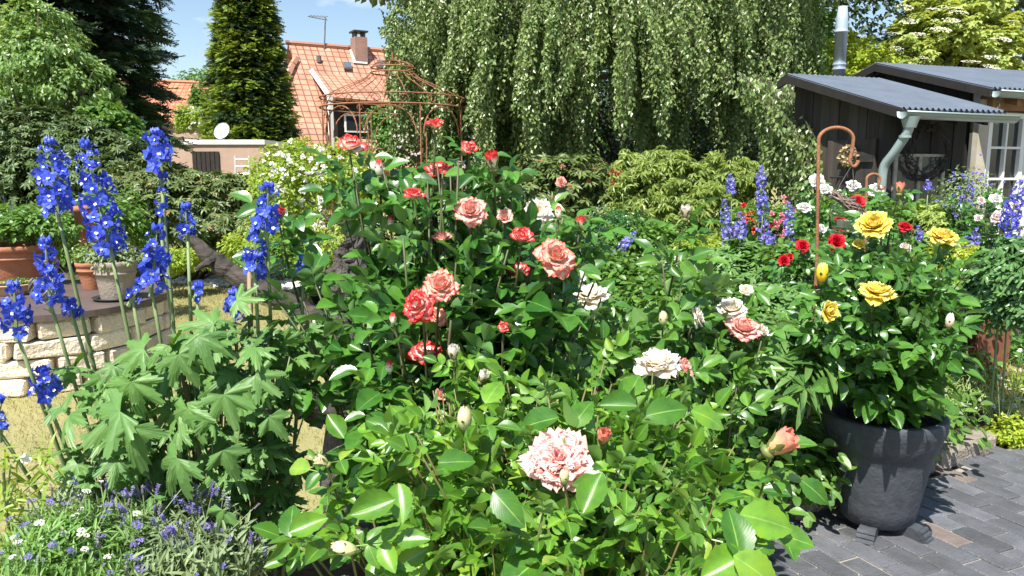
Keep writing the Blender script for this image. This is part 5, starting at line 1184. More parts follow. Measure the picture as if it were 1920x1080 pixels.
# ================= plants on the slab and behind =================
def herb(name, label, cat, base, ells, n, tm, size, m, group=None, limb=8, kw=None, r0=.006, flowers=None, mb=None):
    t = thing(name, base, label, cat, group)
    foliage(ells, n, tm, size, **(kw or dict(clump=40, csz=.2, shell=.6, up=.5))).build('foliage', m, t)
    limbs(base, ells, limb, r0).build('stems', mb or mStemG, t); return t
pb_ = on_slab(10, 541)+A([0, .25, .36]); t = herb('potted_herb', 'leafy green plant with small violet spikes in the large orange pot', 'plant', pb_, [(pb_+A([0, 0, .12]), (.42, .3, .17))], 2600, LEAF_S, .055, L_mid)
lav = []
for k in range(26): a_ = k*2.4; lav.append(T(leaf(.9, 2, 1, .2, .1).V, [[0, 1, 4, 3]][:1]).tf(rz(a_)@rx(R(25)), (0, 0, k*.035), .16))
def small_spike(n=26, h=1., r=.13, lf=LEAF_TINY[0]):
    return join([lf.tf(rz(k*2.4)@rx(R(20)), (0, 0, h*k/n), r*1.2*(1.1-.6*k/n)) for k in range(n)]+[M().tube([(0, 0, -1.2), (0, 0, h)], [.018, .01], 4, 1).t[0]])
SS = M().add(small_spike()).mesh('violet_spike', [F_lav, mStemG])
for k in range(14): inst('flower_spike', SS, t, pb_+A([rng.uniform(-.4, .4), rng.uniform(-.2, .2), .24+rng.uniform(0, .06)]), rx(rng.normal(0, .1))@ry(rng.normal(0, .1)), .10)
pg = on_slab(205, 566)+A([0, .12, .25]); t = herb('potted_herb', 'low green plant with tiny pale blue flowers in the grey clay pot', 'plant', pg, [(pg+A([0, 0, .06]), (.17, .15, .10))], 1200, LEAF_S, .032, L_grey)
sprinkle(t, [bm('small', F_viol, 0)], [pg+A([rng.uniform(-.17, .17), rng.uniform(-.15, .05), rng.uniform(.08, .17)]) for _ in range(14)], .010)
cb2 = on_slab(5, 556)+A([0, .12, .08]); herb('potted_herb', 'tiny green succulent in the shallow pale bowl', 'plant', cb2, [(cb2+A([.03, 0, .01]), (.11, .1, .03))], 300, LEAF_S, .02, L_mid)
pt = on_slab(160, 546)+A([0, .12, .2]); herb('potted_herb', 'sparse trailing plant in the small orange pot', 'plant', pt, [(pt+A([0, 0, .08]), (.13, .1, .12))], 420, LEAF_S, .03, L_varieg)
bb = at(175, 500, 7.4); bb[2] = 0
herb('garden_bush', 'green leafy plants crowding behind the terracotta pots on the slab', 'shrub', bb, [pxell(110, 440, 7.6, 55, 75, .35), pxell(215, 430, 7.6, 60, 75, .35), pxell(20, 450, 7.8, 90, 60, .35)], 5200, LEAF_S, .055, L_mid, kw=dict(clump=90, csz=.14, shell=.6))
for i, (px, py, Y, w, h, lab, mm_, sz) in enumerate([(330, 492, 9.2, 60, 28, 'low green plants on the lawn edge below the brownish rhododendron', L_light, .05), (560, 480, 7.9, 70, 40, 'leafy low plants below the white shrub rose', L_mid, .05),
    (700, 500, 7.2, 60, 45, 'low greenery between the grey planter and the red-white rose', L_mid, .045), (860, 470, 7.6, 120, 70, 'green perennials behind the red-white rose', L_mid, .055),
    (480, 470, 9.0, 60, 40, 'low light green plants by the white pebbles', L_light, .05)]):
    bb = at(px, py, Y); bb[2] = 0; herb('garden_bush', lab, 'plant', bb, [pxell(px, py, Y, w, h, .35)], 2200, LEAF_S, sz, mm_, kw=dict(clump=70, csz=.15, shell=.5))

# ================= mid bed, right of the red-white rose =================
def band(lab, px, py, Y, w, h, n, tm, sz, m, cat='perennial', name='perennial', clump=90, kw=None, dY=.35, limb=8):
    bb = at(px, py, Y); bb[2] = 0; return herb(name, lab, cat, bb, [pxell(px, py, Y, w, h, dY)], n, tm, sz, m, limb=limb, kw=kw or dict(clump=clump, csz=.13, shell=.5, up=.5))
band('dark green leafy perennials at the foot of the light green azalea', 1200, 455, 7.4, 110, 40, 3200, LEAF_S, .055, L_mid)
band('fine-leaved dark green bush left of the violet delphiniums', 1160, 430, 7.6, 60, 45, 3600, LEAF_TINY, .03, L_ivy)
band('yellow-green leafy perennial at the foot of the far delphiniums', 1325, 480, 6.6, 62, 40, 2600, LEAF_S, .04, L_light)
t = band('mound of small white flowers beyond the cream roses', 1250, 500, 6.0, 75, 26, 1500, LEAF_TINY, .03, L_grey)
sprinkle(t, SMALLW, [at(rng.normal(1250, 32), rng.normal(495, 11), 5.75+rng.uniform(-.1, .1)) for _ in range(90)], .014)
band('mixed green perennials behind the cream roses at the left', 1150, 520, 5.2, 90, 40, 2600, LEAF_MID, .05, L_mid)
band('mixed green perennials behind the cream roses at the right', 1270, 555, 4.4, 100, 45, 2600, LEAF_MID, .05, L_mid)
PS = [p.tf() for p in PALM_S]
band('delphinium foliage with jagged leaves under the far violet spikes', 1420, 530, 5.6, 110, 60, 1500, PS, .10, L_delph, clump=70)
band('delphinium foliage with jagged leaves left of the yellow rose', 1440, 610, 4.2, 90, 70, 1400, PS, .085, L_delph, clump=70)
band('green perennials between the rusty hook and the yellow rose', 1500, 520, 4.9, 70, 70, 2600, LEAF_MID, .05, L_mid)
band('low green plants on the bed floor before the jagged foliage', 1350, 620, 3.9, 110, 55, 2200, LEAF_MID, .05, L_mid)
band('peony with drooping narrow leaflets left of the dark pot', 1440, 670, 3.2, 80, 70, 900, [whorl(5, SLIM[1].tf(np.diag([1.6, 1, 1])), 0, 1)], .13, L_peony, clump=50, kw=dict(clump=50, csz=.14, shell=.4, up=.7, droop=.7, jit=.25))
band('dark leafy perennials along the shed wall', 1600, 430, 5.9, 110, 60, 3400, LEAF_MID, .06, L_mid)
band('green perennials in front of the old window', 1740, 440, 5.8, 90, 60, 3000, LEAF_MID, .055, L_mid)
band('yellow-green feathery plant right of the yellow rose', 1790, 500, 4.8, 45, 45, 1600, LEAF_TINY, .035, L_yel)
band('green undergrowth behind the yellow rose pot', 1640, 560, 4.6, 130, 80, 3600, LEAF_MID, .055, L_mid)
# loose bed filling under everything (beds are planted, not bare)
for i, (x, y, rx_, ry_, lab) in enumerate([(.9, 3.3, .8, .5, 'leafy undergrowth in the bed before the driftwood'), (2.1, 4.9, .9, .6, 'leafy undergrowth in the middle of the bed'), (1.0, 6.3, 1.1, .8, 'leafy undergrowth before the azalea'), (2.9, 5.4, .8, .5, 'leafy undergrowth near the shed corner'), (.3, 4.9, .7, .7, 'leafy undergrowth behind the red-white rose'), (1.6, 3.9, .8, .5, 'leafy undergrowth before the jagged foliage')]):
    herb('undergrowth', lab, 'plant', (x, y, 0), [(A([x, y, .22]), (rx_, ry_, .3))], 2600, LEAF_MID, .06, L_mid, kw=dict(clump=80, csz=.15, shell=.3, top=-.1))

# far violet delphiniums and company
def dplant(lab, base, spikes, pm, foliage_ell=None, nf=0, Y=None, lm=L_delph, size=.1, group=None, tm=None, stemsm=mStemG):
    t = thing('delphinium', base, lab, 'delphinium', group); st = M()
    for s_ in spikes: dspike(t, st, base, *s_[:5], s_[5], pm, s_[6] if len(s_) > 6 else 0, s_[7] if len(s_) > 7 else 0)
    st.build('stems', stemsm, t, True)
    if foliage_ell: foliage(foliage_ell, nf, tm or PALM_S, size, clump=60, csz=.15, shell=.5, up=.5, droop=.5).build('foliage', lm, t)
    return t
YF = 5.7; b_ = gnd(1400, 690)*0+A([at(1400, 500, YF)[0], YF, 0])
dplant('far violet-blue delphinium with a tall double spike by the shed, left of the rusty hook', b_, [(1372, 362, 1369, 328, YF, 26, 0), (1366, 452, 1360, 376, YF, 36, 1, .3), (1388, 446, 1386, 400, YF-.1, 34, 2, .2), (1428, 348, 1427, 314, YF, 30, 3), (1430, 400, 1426, 346, YF, 34, 4, .1), (1434, 452, 1430, 398, YF, 36, 5, .3)], F_viol, [pxell(1395, 500, YF, 60, 50, .3)], 420)
b_ = A([at(1480, 500, 5.5)[0], 5.5, 0])
dplant('far violet-blue delphinium with one spike right beside the white roses', b_, [(1482, 440, 1480, 382, 5.5, 32, 6, .1), (1484, 478, 1482, 442, 5.5, 34, 7, .5), (1447, 465, 1444, 436, 5.4, 26, 1, .4)], F_viol, [pxell(1480, 520, 5.5, 35, 40, .25)], 260)
b_ = A([at(1165, 520, 5.6)[0], 5.6, 0])
dplant('small violet delphinium leaning over the mound of white flowers', b_, [(1160, 470, 1190, 436, 5.6, 26, 2, .1), (1146, 492, 1150, 472, 5.5, 20, 3)], F_viol, [pxell(1165, 510, 5.6, 35, 30, .25)], 220)
b_ = A([at(1740, 500, 5.6)[0], 5.6, 0])
dplant('single violet delphinium spike in front of the old window', b_, [(1740, 356, 1739, 339, 5.6, 24, 0), (1725, 450, 1722, 425, 5.5, 16, 1)], F_viol, [pxell(1740, 430, 5.6, 16, 60, .2)], 260, lm=L_light, size=.05)
t = band('red and orange flowering bush among the far violet delphiniums', 1420, 420, 6.3, 60, 36, 1800, LEAF_S, .045, L_mid)
sprinkle(t, [bm('small', P_red, 0), bm('small', F_orange, 1)], [at(rng.normal(1415, 28), rng.normal(415, 18), 5.95+rng.uniform(-.05, .05)) for _ in range(34)], .022)
t = band('pink flowering bush beside the far right delphinium', 1470, 420, 6.0, 26, 34, 900, LEAF_S, .045, L_mid)
sprinkle(t, [bm('small', petalmat('deep_pink_petal', [(0, (.75, .10, .2)), (1, (.85, .30, .42))]), 0)], [at(rng.normal(1466, 10), rng.normal(418, 18), 5.75) for _ in range(20)], .022)

# white roses by the shed, red roses
wr = [('full', F_white, 1533, 338, 5.2, 30, (0, -.9, .5), 0), ('full', F_white, 1549, 353, 5.15, 26, (.1, -.6, .8), 1), ('full', F_white, 1600, 346, 5.3, 26, (-.1, -.6, .8), 2), ('full', F_white, 1643, 357, 5.3, 28, (0, -.9, .4), 3), ('full', F_white, 1508, 387, 5.1, 27, (0, -.5, .9), 0), ('half', F_white, 1540, 430, 5.0, 18, (.3, -.8, .3), 1)]
rosebush('rose_bush', 'white rose bush with six blooms in front of the dark shed wall', (at(1560, 400, 5.3)[0], 5.3, 0), [pxell(1550, 430, 5.3, 60, 60, .3), pxell(1620, 430, 5.4, 50, 55, .3)], 34, L_rose, .075, wr, COMPM, leaves_per=8, crad=.005)
rr_ = [('full', P_red, 1606, 378, 4.3, 30, (-.3, -.7, .6), 0), ('full', P_red, 1569, 453, 4.2, 33, (-.2, -.9, .4), 1), ('full', P_red, 1698, 424, 4.5, 26, (0, -.5, .9), 2), ('full', P_red, 1506, 460, 4.4, 26, (0, -.8, .5), 3), ('half', P_red, 1470, 489, 4.4, 24, (0, -.8, .5), 0), ('half', P_red, 1704, 491, 4.4, 15, (0, -.8, .5), 1), ('half', P_red, 1480, 482, 4.5, 16, (.4, -.8, .5), 2)]
rosebush('rose_bush', 'dark red rose bush behind the rusty hook and yellow rose', (at(1590, 480, 4.4)[0], 4.4, 0), [pxell(1560, 510, 4.4, 80, 55, .3), pxell(1660, 480, 4.5, 60, 50, .3)], 40, L_rose, .08, rr_, COMPM, leaves_per=8, crad=.005)

# ================= right-hand plants =================
b_ = A([at(1905, 560, 4.3)[0], 4.3, 0])
t = dplant('delphinium with a thick violet-blue spike at the right edge', b_, [(1888, 425, 1912, 340, 4.3, 46, 4, 0), (1900, 450, 1895, 400, 4.25, 40, 3, .1)], leafmat('blue_violet_petal', (.05, .05, .42), (.16, .16, .72), .5, .25, tcol=(.15, .15, .8), back=.25))
t2 = band('dark green bushy plant with jagged leaves at the right edge', 1905, 545, 4.15, 50, 100, 2100, PS, .075, L_rose, clump=90, dY=.35, limb=3)
b_ = A([at(1828, 480, 5.0)[0], 5.0, 0]); dplant('short violet delphinium spike above the rusty planter', b_, [(1826, 460, 1830, 430, 5.0, 30, 5, .1), (1815, 462, 1812, 445, 5, 16, 1)], F_viol)
t = rosebush('rose_bush', 'pale pink rose bush with lavender-blue haze of flowers beside the white window', (at(1850, 450, 5.1)[0], 5.1, 0), [pxell(1850, 400, 5.2, 55, 45, .3), pxell(1870, 470, 5.0, 40, 40, .3)], 30, L_rose, .07,
    [('half', F_pinkw, 1867, 408, 4.9, 22, (-.2, -.9, .3), 0), ('full', F_pinkw, 1840, 375, 5.1, 14, (0, -.8, .5), 1), ('full', F_white, 1868, 372, 5.0, 20, (0, -.8, .5), 1), ('full', F_pinkw, 1905, 385, 4.9, 22, (0, -.8, .5), 2), ('full', F_pinkw, 1835, 408, 5.0, 13, (0, -.8, .5), 3)], COMPM, leaves_per=8, crad=.004)
t = band('airy plant with tiny lavender-blue flowers in front of the white window', 1810, 370, 5.5, 42, 52, 900, LEAF_TINY, .03, L_grey, dY=.25)
sprinkle(t, [bm('small', F_viol, 0)], [at(rng.normal(1812, 26), rng.normal(365, 26), 5.3) for _ in range(70)], .012)
# corten planter
mCort = mat('corten_steel', (.20, .075, .035), .8, col2=(.12, .045, .025), vscale=5, bump=.2, bscale=30)
c0 = gnd(1862, 640); Yc = 4.9; cl, cr_ = at(1842, 530, Yc), at(1905, 530, Yc); zt_c = at(1860, 478, Yc)[2]
t = thing('rusty_planter', ((cl[0]+cr_[0])/2, Yc+.12, 0), 'tall rust-brown metal planter right of the yellow rose', 'planter'); cx_ = (cl[0]+cr_[0])/2; w_ = cr_[0]-cl[0]
q = M()
for dx_, dy_, sx, sy in ((0, -.12, w_, .008), (0, .12, w_, .008), (-w_/2, 0, .008, .232), (w_/2, 0, .008, .232)): q.box((cx_+dx_, Yc+.12+dy_, zt_c/2), (sx, sy, zt_c-.002))
q.build('planter_body', mCort, t); M().box((cx_, Yc+.12, zt_c-.04), (w_-.02, .22, .02)).build('soil', mPotSoil, t)
# groundcover, alyssum, stonecrop
t = herb('groundcover', 'low glossy dark green groundcover inside the curved block edging', 'groundcover', gnd(1880, 690), [(gnd(1885, 672)+A([.1, .1, .05]), (.55, .42, .12))], 2600, LEAF_S, .05, L_ivy, kw=dict(clump=90, csz=.15, shell=.4, up=.6, top=-.1))
ALH = None
hd_ = []
for i in range(40): a_ = rng.uniform(0, 6.28); r_ = math.sqrt(rng.random()); hd_.append(LEAF_TINY[0].tf(rz(a_+1)@rx(.3), (r_*math.cos(a_), r_*math.sin(a_), .35*(1-r_*r_)), .42))
HEADW = M().add(join(hd_)).mesh('white_head', F_white); HEADL = M().add(join(hd_)).mesh('lavender_head', F_lav); HEADG = M().add(join(hd_)).mesh('silvery_head', mat('silvery_head', (.45, .45, .42), .8))
def alyssum(lab, c, r, n, nh, m=L_grey, head=HEADW, hs=.016, name='alyssum', cat='flowering plant', size=.035, tm=None, hz_=None):
    t = thing(name, c, lab, cat); c = A(c, float); r = A(r, float)
    foliage([(c+A([0, 0, r[2]*.35]), r)], n, tm or SLIM, size, clump=70, csz=.16, shell=.3, up=.2, droop=-.9, jit=.4, top=-.15).build('foliage', m, t)
    P_, N_ = ell_pts(nh, c+A([0, 0, r[2]*.38]), r*1.04, .96, 0, 0, -.1)
    for p in P_:
        hh = [head] if not isinstance(head, list) else head; inst('flower_head', hh[rng.integers(len(hh))], t, p, face_R(A([0, -.3, 1.])+rng.normal(0, .35, 3)), hs*rng.uniform(.6, 1.3))
    q = M(); limbs(c, [(c+A([0, 0, r[2]*.4]), r*.9)], 26, .003, 3, q); q.build('stems', mStemG, t); return t
alyssum('mound of white sweet alyssum between block edging and kerb at right', gnd(1838, 800)+A([0, .12, 0]), (.34, .26, .24), 3000, 95, m=leafmat('fresh_alyssum_leaf', (.16, .28, .07), (.34, .44, .16), .5, .3))
alyssum('second white alyssum clump at the right edge by the stonecrop', gnd(1915, 770)+A([.05, .1, 0]), (.16, .2, .26), 1100, 50, m=L_light)
alyssum('alyssum with silvery seed heads beside the dark pot at left', gnd(1500, 850)+A([0, .1, 0]), (.20, .28, .42), 2600, 80, head=[HEADW, HEADG], hs=.013)
alyssum('silvery alyssum at the kerb in front of the dark pot', gnd(1470, 960)+A([0.05, .05, 0]), (.24, .17, .22), 2000, 80, head=[HEADW, HEADG], hs=.011, m=leafmat('dry_alyssum_leaf', (.2, .24, .10), (.40, .42, .22), .6, .25))
alyssum('green seedy alyssum behind the dark pot', gnd(1600, 830)+A([0, .25, 0]), (.3, .25, .32), 2200, 50, head=[HEADW, HEADG], hs=.012)
herb('stonecrop', 'bright yellow-green stonecrop cushion spilling over the kerb at the right edge', 'stonecrop', gnd(1915, 850), [(gnd(1918, 845)+A([.06, .05, .05]), (.2, .16, .13))], 2400, LEAF_TINY, .028, L_yel, kw=dict(clump=70, csz=.15, shell=.3, top=-.1))

# ================= rusty hooks, jar lantern =================
YH = 3.35
def crook(name, px0, pytop, px1, pyend, Y, th, label, py_arc):
    b0 = at(px0-8, 640, Y); base = A([b0[0], Y, 0]); t = thing(name, base, label, 'plant hook')
    a0 = at(px0, py_arc, Y); c1 = at(px1, py_arc, Y); rr = (c1[0]-a0[0])/2; cc = (a0+c1)/2; tp = at(px0, pytop, Y)[2]-cc[2]
    P = [base, at(px0-3, 480, Y)]+[cc+A([-rr*math.cos(x), 0, tp*math.sin(x)]) for x in np.linspace(0, PI, 14)]; e1 = at((px0*.1+px1*.9), pyend-6, Y)
    P += [at(px1-2, py_arc+ (pyend-py_arc)*.45, Y), e1]+[e1+A([.03*(1-math.cos(x))*-1*-1*.6, 0, -.03*math.sin(x)]) for x in np.linspace(.3, PI*.95, 7)]
    P = A(P); out = [P[0]]; 
    for i in range(1, len(P)): out += [P[i-1]+(P[i]-P[i-1])*f for f in ((.25, .5, .75, 1) if i < 3 else (.5, 1))]
    M().tube(out, th, 10).build('rod', mRust, t, True); return t, e1
t, hk = crook('shepherds_hook', 1535, 239, 1600, 305, YH, .0075, 'tall rusty shepherd hook carrying the glass jar', 262)
crook('shepherds_hook', 1625, 326, 1650, 352, 4.8, .008, 'small rusty hook in front of the shed wall by a white rose', 336)
mJar = bpy.data.materials.new('clear_glass'); mJar.use_nodes = True; bj = mJar.node_tree.nodes['Principled BSDF']; bj.inputs['Transmission Weight'].default_value = 1; bj.inputs['Roughness'].default_value = .03; bj.inputs['IOR'].default_value = 1.25; bj.inputs['Base Color'].default_value = (.86, .93, .88, 1)
jc = at(1582, 434, YH); rj = 27/F*YH; hj = 62/F*YH
t = thing('glass_jar', jc, 'clear glass jar lantern with a twig garland hanging from the rusty hook', 'jar lantern')
M().lathe([(0, .0), (rj*.9, 0), (rj, .008), (rj, hj*.68), (rj*.9, hj*.8), (rj*.62, hj*.88), (rj*.62, hj), (rj*.58, hj), (rj*.58, hj*.88), (rj*.86, hj*.78), (rj*.95, hj*.66), (rj*.95, .012), (0, .010)], jc, 32).build('glass', mJar, t, True)
M().lathe([(rj*.64, hj*.9), (rj*.66, hj*.9), (rj*.66, hj*.99), (rj*.64, hj*.99)], jc, 28).build('collar', mIron, t, True)
q = M(); tp = jc+A([0, 0, hj*.95])
for sg in (-1, 1): q.tube([tp+A([sg*rj*.66, 0, 0]), tp+A([sg*rj*.5, 0, .06]), hk+A([.012, 0, -.02])], .0016, 5)
q.build('wire', mIron, t)
q = M(); wa_, wb2 = at(1556, 366, YH-.05), at(1616, 412, YH-.05); ax_ = nrm(wb2-wa_); u = nrm(np.cross(ax_, A([0, 1., 0])))
for k in range(38):
    o1 = rng.uniform(-.1, 1.1); P = []
    for i in range(10):
        f = i/9; P.append(wa_+(wb2-wa_)*f+u*(.012*math.sin(f*7+o1*9)+o1*.018)+A([0, -.012+.02*math.cos(f*5+k), 0])+A([0, -.05*math.sin(f*PI)*.6, 0]))
    q.tube(P, rng.uniform(.0012, .003), 4)
q.build('garland', mTwig, t)
q = M(); q.lathe([(0, 0), (rj*.5, 0), (rj*.5, .03), (0, .03)], jc+A([0, 0, .014]), 20); q.build('candle', mat('wax', (.6, .55, .45), .5), t)

# ================= dark pot with yellow rose =================
mPotD = mat('charcoal_pot', (.066, .074, .088), .62, var=.42, vscale=22, bump=.2, bscale=70)
pb = gnd(1668, 1020); pb[1] += .13; kk = np.linalg.norm(pb-A([0, 0, CAMZ])); 
rimc = at(1668, 771, pb[1]); Hp = rimc[2]; Rp = 115/F*np.linalg.norm(rimc-A([0, 0, CAMZ]))*.85; z0 = .055
t = thing('dark_plant_pot', (pb[0], pb[1], 0), 'large tapered charcoal plant pot standing on pot feet on the brick paving', 'plant pot')
print('pot', Hp, Rp, pb)
def PR(f): return Rp*(.60+.33*f)
prof = [(0, z0), (PR(0)-.02, z0), (PR(0), z0+.015)]+[(PR(f), z0+(Hp-z0)*f) for f in (.15, .35, .6, .69)]+[(PR(.7)+.012, z0+(Hp-z0)*.705), (PR(.8)+.014, z0+(Hp-z0)*.80), (Rp*.985, Hp-.055), (Rp*.992, Hp-.05), (Rp, Hp-.02), (Rp*.995, Hp-.005), (Rp*.975, Hp), (Rp*.88, Hp), (Rp*.86, Hp-.01), (Rp*.83, Hp-.1)]
M().lathe(prof, (pb[0], pb[1], 0), 64).build('pot_body', mPotD, t, True)
s_ = M().lathe([(Rp*.84, 0), (0, .015)], (pb[0], pb[1], Hp-.055), 32).build('soil', mPotSoil, t)
t2 = t
for k, a_ in enumerate((-PI/2-.62, -PI/2+.72, PI/2)):
    c = A([pb[0]+math.cos(a_)*PR(0)*1.02, pb[1]+math.sin(a_)*PR(0)*1.02, 0]); q = M(); dr = A([math.cos(a_), math.sin(a_), 0]); RM = rz(a_)
    pts = [(-.08, .04), (.01, .05), (.04, .045), (.06, .012), (.06, -.0), (-.08, 0)]
    V = [A([x, -.032, z+.022]) for x, z in pts]+[A([x, .032, z+.022]) for x, z in pts]; n = len(pts)
    q.add(T(V, [tuple(range(n)), tuple(range(n, 2*n))[::-1]]+[(i, i+n, (i+1) % n+n, (i+1) % n) for i in range(n)]).tf(RM, c))
    for zz_, xx_ in ((.028, .062), (.046, .054), (.06, .040)): q.tube([c+RM@A([xx_, -.034, zz_]), c+RM@A([xx_, .034, zz_])], .011, 8)
    q.build('pot_foot', mPotD, t)
yb = [('full', P_yel, 1637, 418, 3.0, 62, (-.35, -.65, .75), 0), ('full', P_yel, 1770, 441, 3.05, 50, (.1, -.45, .9), 1), ('open', P_yel, 1646, 541, 2.75, 64, (0, -.35, .95), 0), ('half', P_yel, 1553, 583, 2.8, 42, (.3, -.8, .1), 1),
      ('bud', P_yel, 1541, 515, 2.85, 20, (0, -.2, 1), 0), ('obud', P_apri, 1687, 355, 3.0, 15, (0, -.1, 1), 1), ('half', P_yel, 1610, 460, 3.05, 22, (-.2, -.6, .6), 2), ('half', P_cream, 1697, 464, 3.1, 22, (.2, -.6, .6), 0), ('bud', P_cream, 1780, 604, 2.75, 14, (0, -.2, 1), 1)]
rosebush('yellow_rose', 'yellow rose bush with glossy leaves growing in the large charcoal pot', (pb[0], pb[1], Hp-.05), [pxell(1680, 620, 2.98, 120, 110, .26), pxell(1640, 520, 3.0, 85, 75, .22), pxell(1745, 520, 3.05, 70, 60, .2), pxell(1680, 700, 2.9, 85, 42, .2), pxell(1600, 640, 2.9, 60, 80, .2), pxell(1690, 430, 3.05, 45, 55, .12)], 92, L_rose and leafmat('yellow_rose_leaf', (.03, .11, .02), (.085, .22, .035), .3, .22, 1, spec=.65, veincol=(.2, .38, .1), tcol=(.3, .6, .04)), .092, yb, COMP5, leaves_per=9, nstem=9, crad=.005, lowfrac=.28, zclip=Hp-.03)

# ================= red-white rose (centre) =================
YN = 1.85
nb = [('cup', P_nost, 657, 273, YN, 60, (.15, -.45, .9), 0), ('half', P_nost, 815, 236, YN, 38, (0, -.35, 1), 0), ('half', P_nost, 880, 279, YN+.05, 35, (.1, -.6, .7), 1), ('obud', P_nost, 924, 304, YN-.05, 26, (-.15, -.3, .95), 1),
      ('open', P_nost, 823, 312, YN+.06, 56, (.1, -.3, .9), 1), ('half', P_nost, 774, 368, YN-.1, 44, (.1, -.35, .95), 0), ('full', P_pale, 883, 393, YN-.15, 64, (.1, -.85, .55), 0), ('half', P_pale, 946, 407, YN-.05, 34, (0, -.8, .6), 2),
      ('half', P_pale, 829, 448, YN-.05, 40, (0, -.4, .9), 3), ('half', P_nost, 978, 447, YN-.15, 50, (.1, -.5, .85), 0), ('full', P_nosto, 1042, 480, YN-.2, 82, (.25, -.7, .65), 1), ('full', P_nosto, 826, 534, YN-.28, 72, (.15, -.75, .65), 2),
      ('full', P_nost, 783, 572, YN-.3, 68, (-.35, -.8, .45), 3), ('open', P_nost, 800, 655, YN-.2, 66, (.1, -.3, .8), 2), ('half', P_nost, 944, 615, YN-.25, 28, (.1, -.6, .7), 1), ('obud', P_nost, 522, 406, YN, 22, (.1, -.2, 1), 2),
      ('bud', P_nost, 1047, 400, YN-.1, 13, (0, -.1, 1), 0), ('obud', P_nost, 1089, 420, YN-.1, 18, (0, -.1, 1), 1), ('bud', P_nost, 737, 599, YN-.3, 12, (0, -.1, 1), 2), ('bud', P_nost, 730, 690, YN-.3, 13, (0, -.1, 1), 3), ('bud', P_nost, 711, 317, YN, 17, (0, -.1, 1), 0),
      ('open', P_nost, 972, 500, YN-.02, 44, (0, -.5, .8), 3), ('bud', P_nost, 733, 418, YN-.05, 12, (0, -.2, 1), 1), ('open', P_nosto, 822, 590, YN-.22, 40, (.3, -.6, .6), 1)]
bN = A([at(840, 800, YN)[0], YN+.05, 0])
rosebush('red_white_rose', 'tall dark-leaved rose bush with red and white blooms in the centre', bN,
    [pxell(840, 450, YN, 150, 105, .20), pxell(960, 500, YN-.03, 150, 110, .2), pxell(765, 550, YN-.05, 115, 85, .2), pxell(860, 600, YN-.08, 230, 75, .22), pxell(600, 555, YN, 95, 38, .12), pxell(690, 345, YN, 65, 45, .1), pxell(880, 340, YN, 120, 55, .12), pxell(1050, 560, YN-.05, 90, 80, .15)],
    130, L_rose, .088, nb, COMP5, leaves_per=9, nstem=9, crad=.006, lowfrac=.35, upb=.6)

# ================= cream roses (middle right) =================
YC = 2.3
cb = [('open', P_cream, 1010, 396, YC, 60, (.05, -.9, .4), 0), ('open', P_cream, 1107, 547, YC-.25, 76, (-.1, -.35, .95), 1), ('open', P_cream, 1313, 592, YC-.2, 44, (.9, -.35, .3), 2), ('full', P_cream, 1372, 577, YC-.05, 58, (-.1, -.5, .85), 3), ('full', P_pale, 1394, 613, YC-.1, 66, (.1, -.5, .85), 0), ('open', P_cream, 1232, 672, YC-.45, 90, (-.1, -.35, .95), 3),
      ('half', P_cream, 1397, 547, YC, 28, (0, -.6, .8), 2), ('obud', P_cream, 1285, 400, YC-.2, 20, (0, -.15, 1), 1), ('half', P_pale, 1282, 690, YC-.4, 40, (.6, -.5, .5), 1), ('bud', P_greenbud, 1243, 600, YC-.25, 16, (0, -.2, 1), 0), ('open', P_cream, 1082, 515, YC, 40, (.2, -.6, .7), 2), ('half', P_cream, 1430, 620, YC-.1, 26, (.6, -.6, .5), 0)]
bC = A([at(1250, 780, YC)[0], YC, 0])
rosebush('cream_rose', 'cream and pale apricot rose bush behind the foreground rose', bC,
    [pxell(1180, 640, YC-.05, 140, 70, .25), pxell(1330, 650, YC, 110, 60, .25), pxell(1230, 740, YC-.2, 190, 60, .25), pxell(1100, 590, YC, 80, 60, .2), pxell(1290, 560, YC, 90, 45, .15), pxell(1262, 490, YC-.2, 22, 28, .03)],
    84, leafmat('cream_rose_leaf', (.03, .12, .018), (.12, .27, .04), .34, .22, 1, spec=.6, veincol=(.22, .4, .1)), .085, cb, COMP5, leaves_per=8, nstem=8, crad=.0055, lowfrac=.3)

# ================= foreground light green rose with the pink bloom =================
YA = 1.25
ab = [('quart', P_pink, 1046, 856, 1.12, 130, (-.15, -.62, .78), 0), ('obud', P_apri, 1459, 834, 1.18, 42, (.75, -.35, .75), 2), ('obud', P_apri, 1131, 823, 1.2, 26, (.1, -.4, .9), 3), ('bud', P_greenbud, 871, 789, 1.2, 27, (0, -.25, 1), 1), ('bud', P_greenbud, 650, 1029, 1.0, 24, (-1, -.25, .35), 2),
      ('obud', P_cream, 850, 664, 1.5, 22, (0, -.2, 1), 0), ('obud', P_greenbud, 606, 866, 1.2, 20, (-.8, -.2, .6), 3), ('half', P_pale, 826, 742, 1.6, 26, (.3, -.6, .5), 2), ('bud', P_greenbud, 1058, 896, 1.02, 18, (0, -.3, 1), 0), ('bud', P_greenbud, 1370, 990, 1.0, 20, (0, -.3, 1), 1), ('obud', P_cream, 905, 708, 1.5, 20, (.4, -.3, .8), 2), ('bud', P_greenbud, 1160, 760, 1.4, 12, (0, -.2, 1), 1)]
bA = A([at(1000, 1300, 1.4)[0], 1.45, 0])
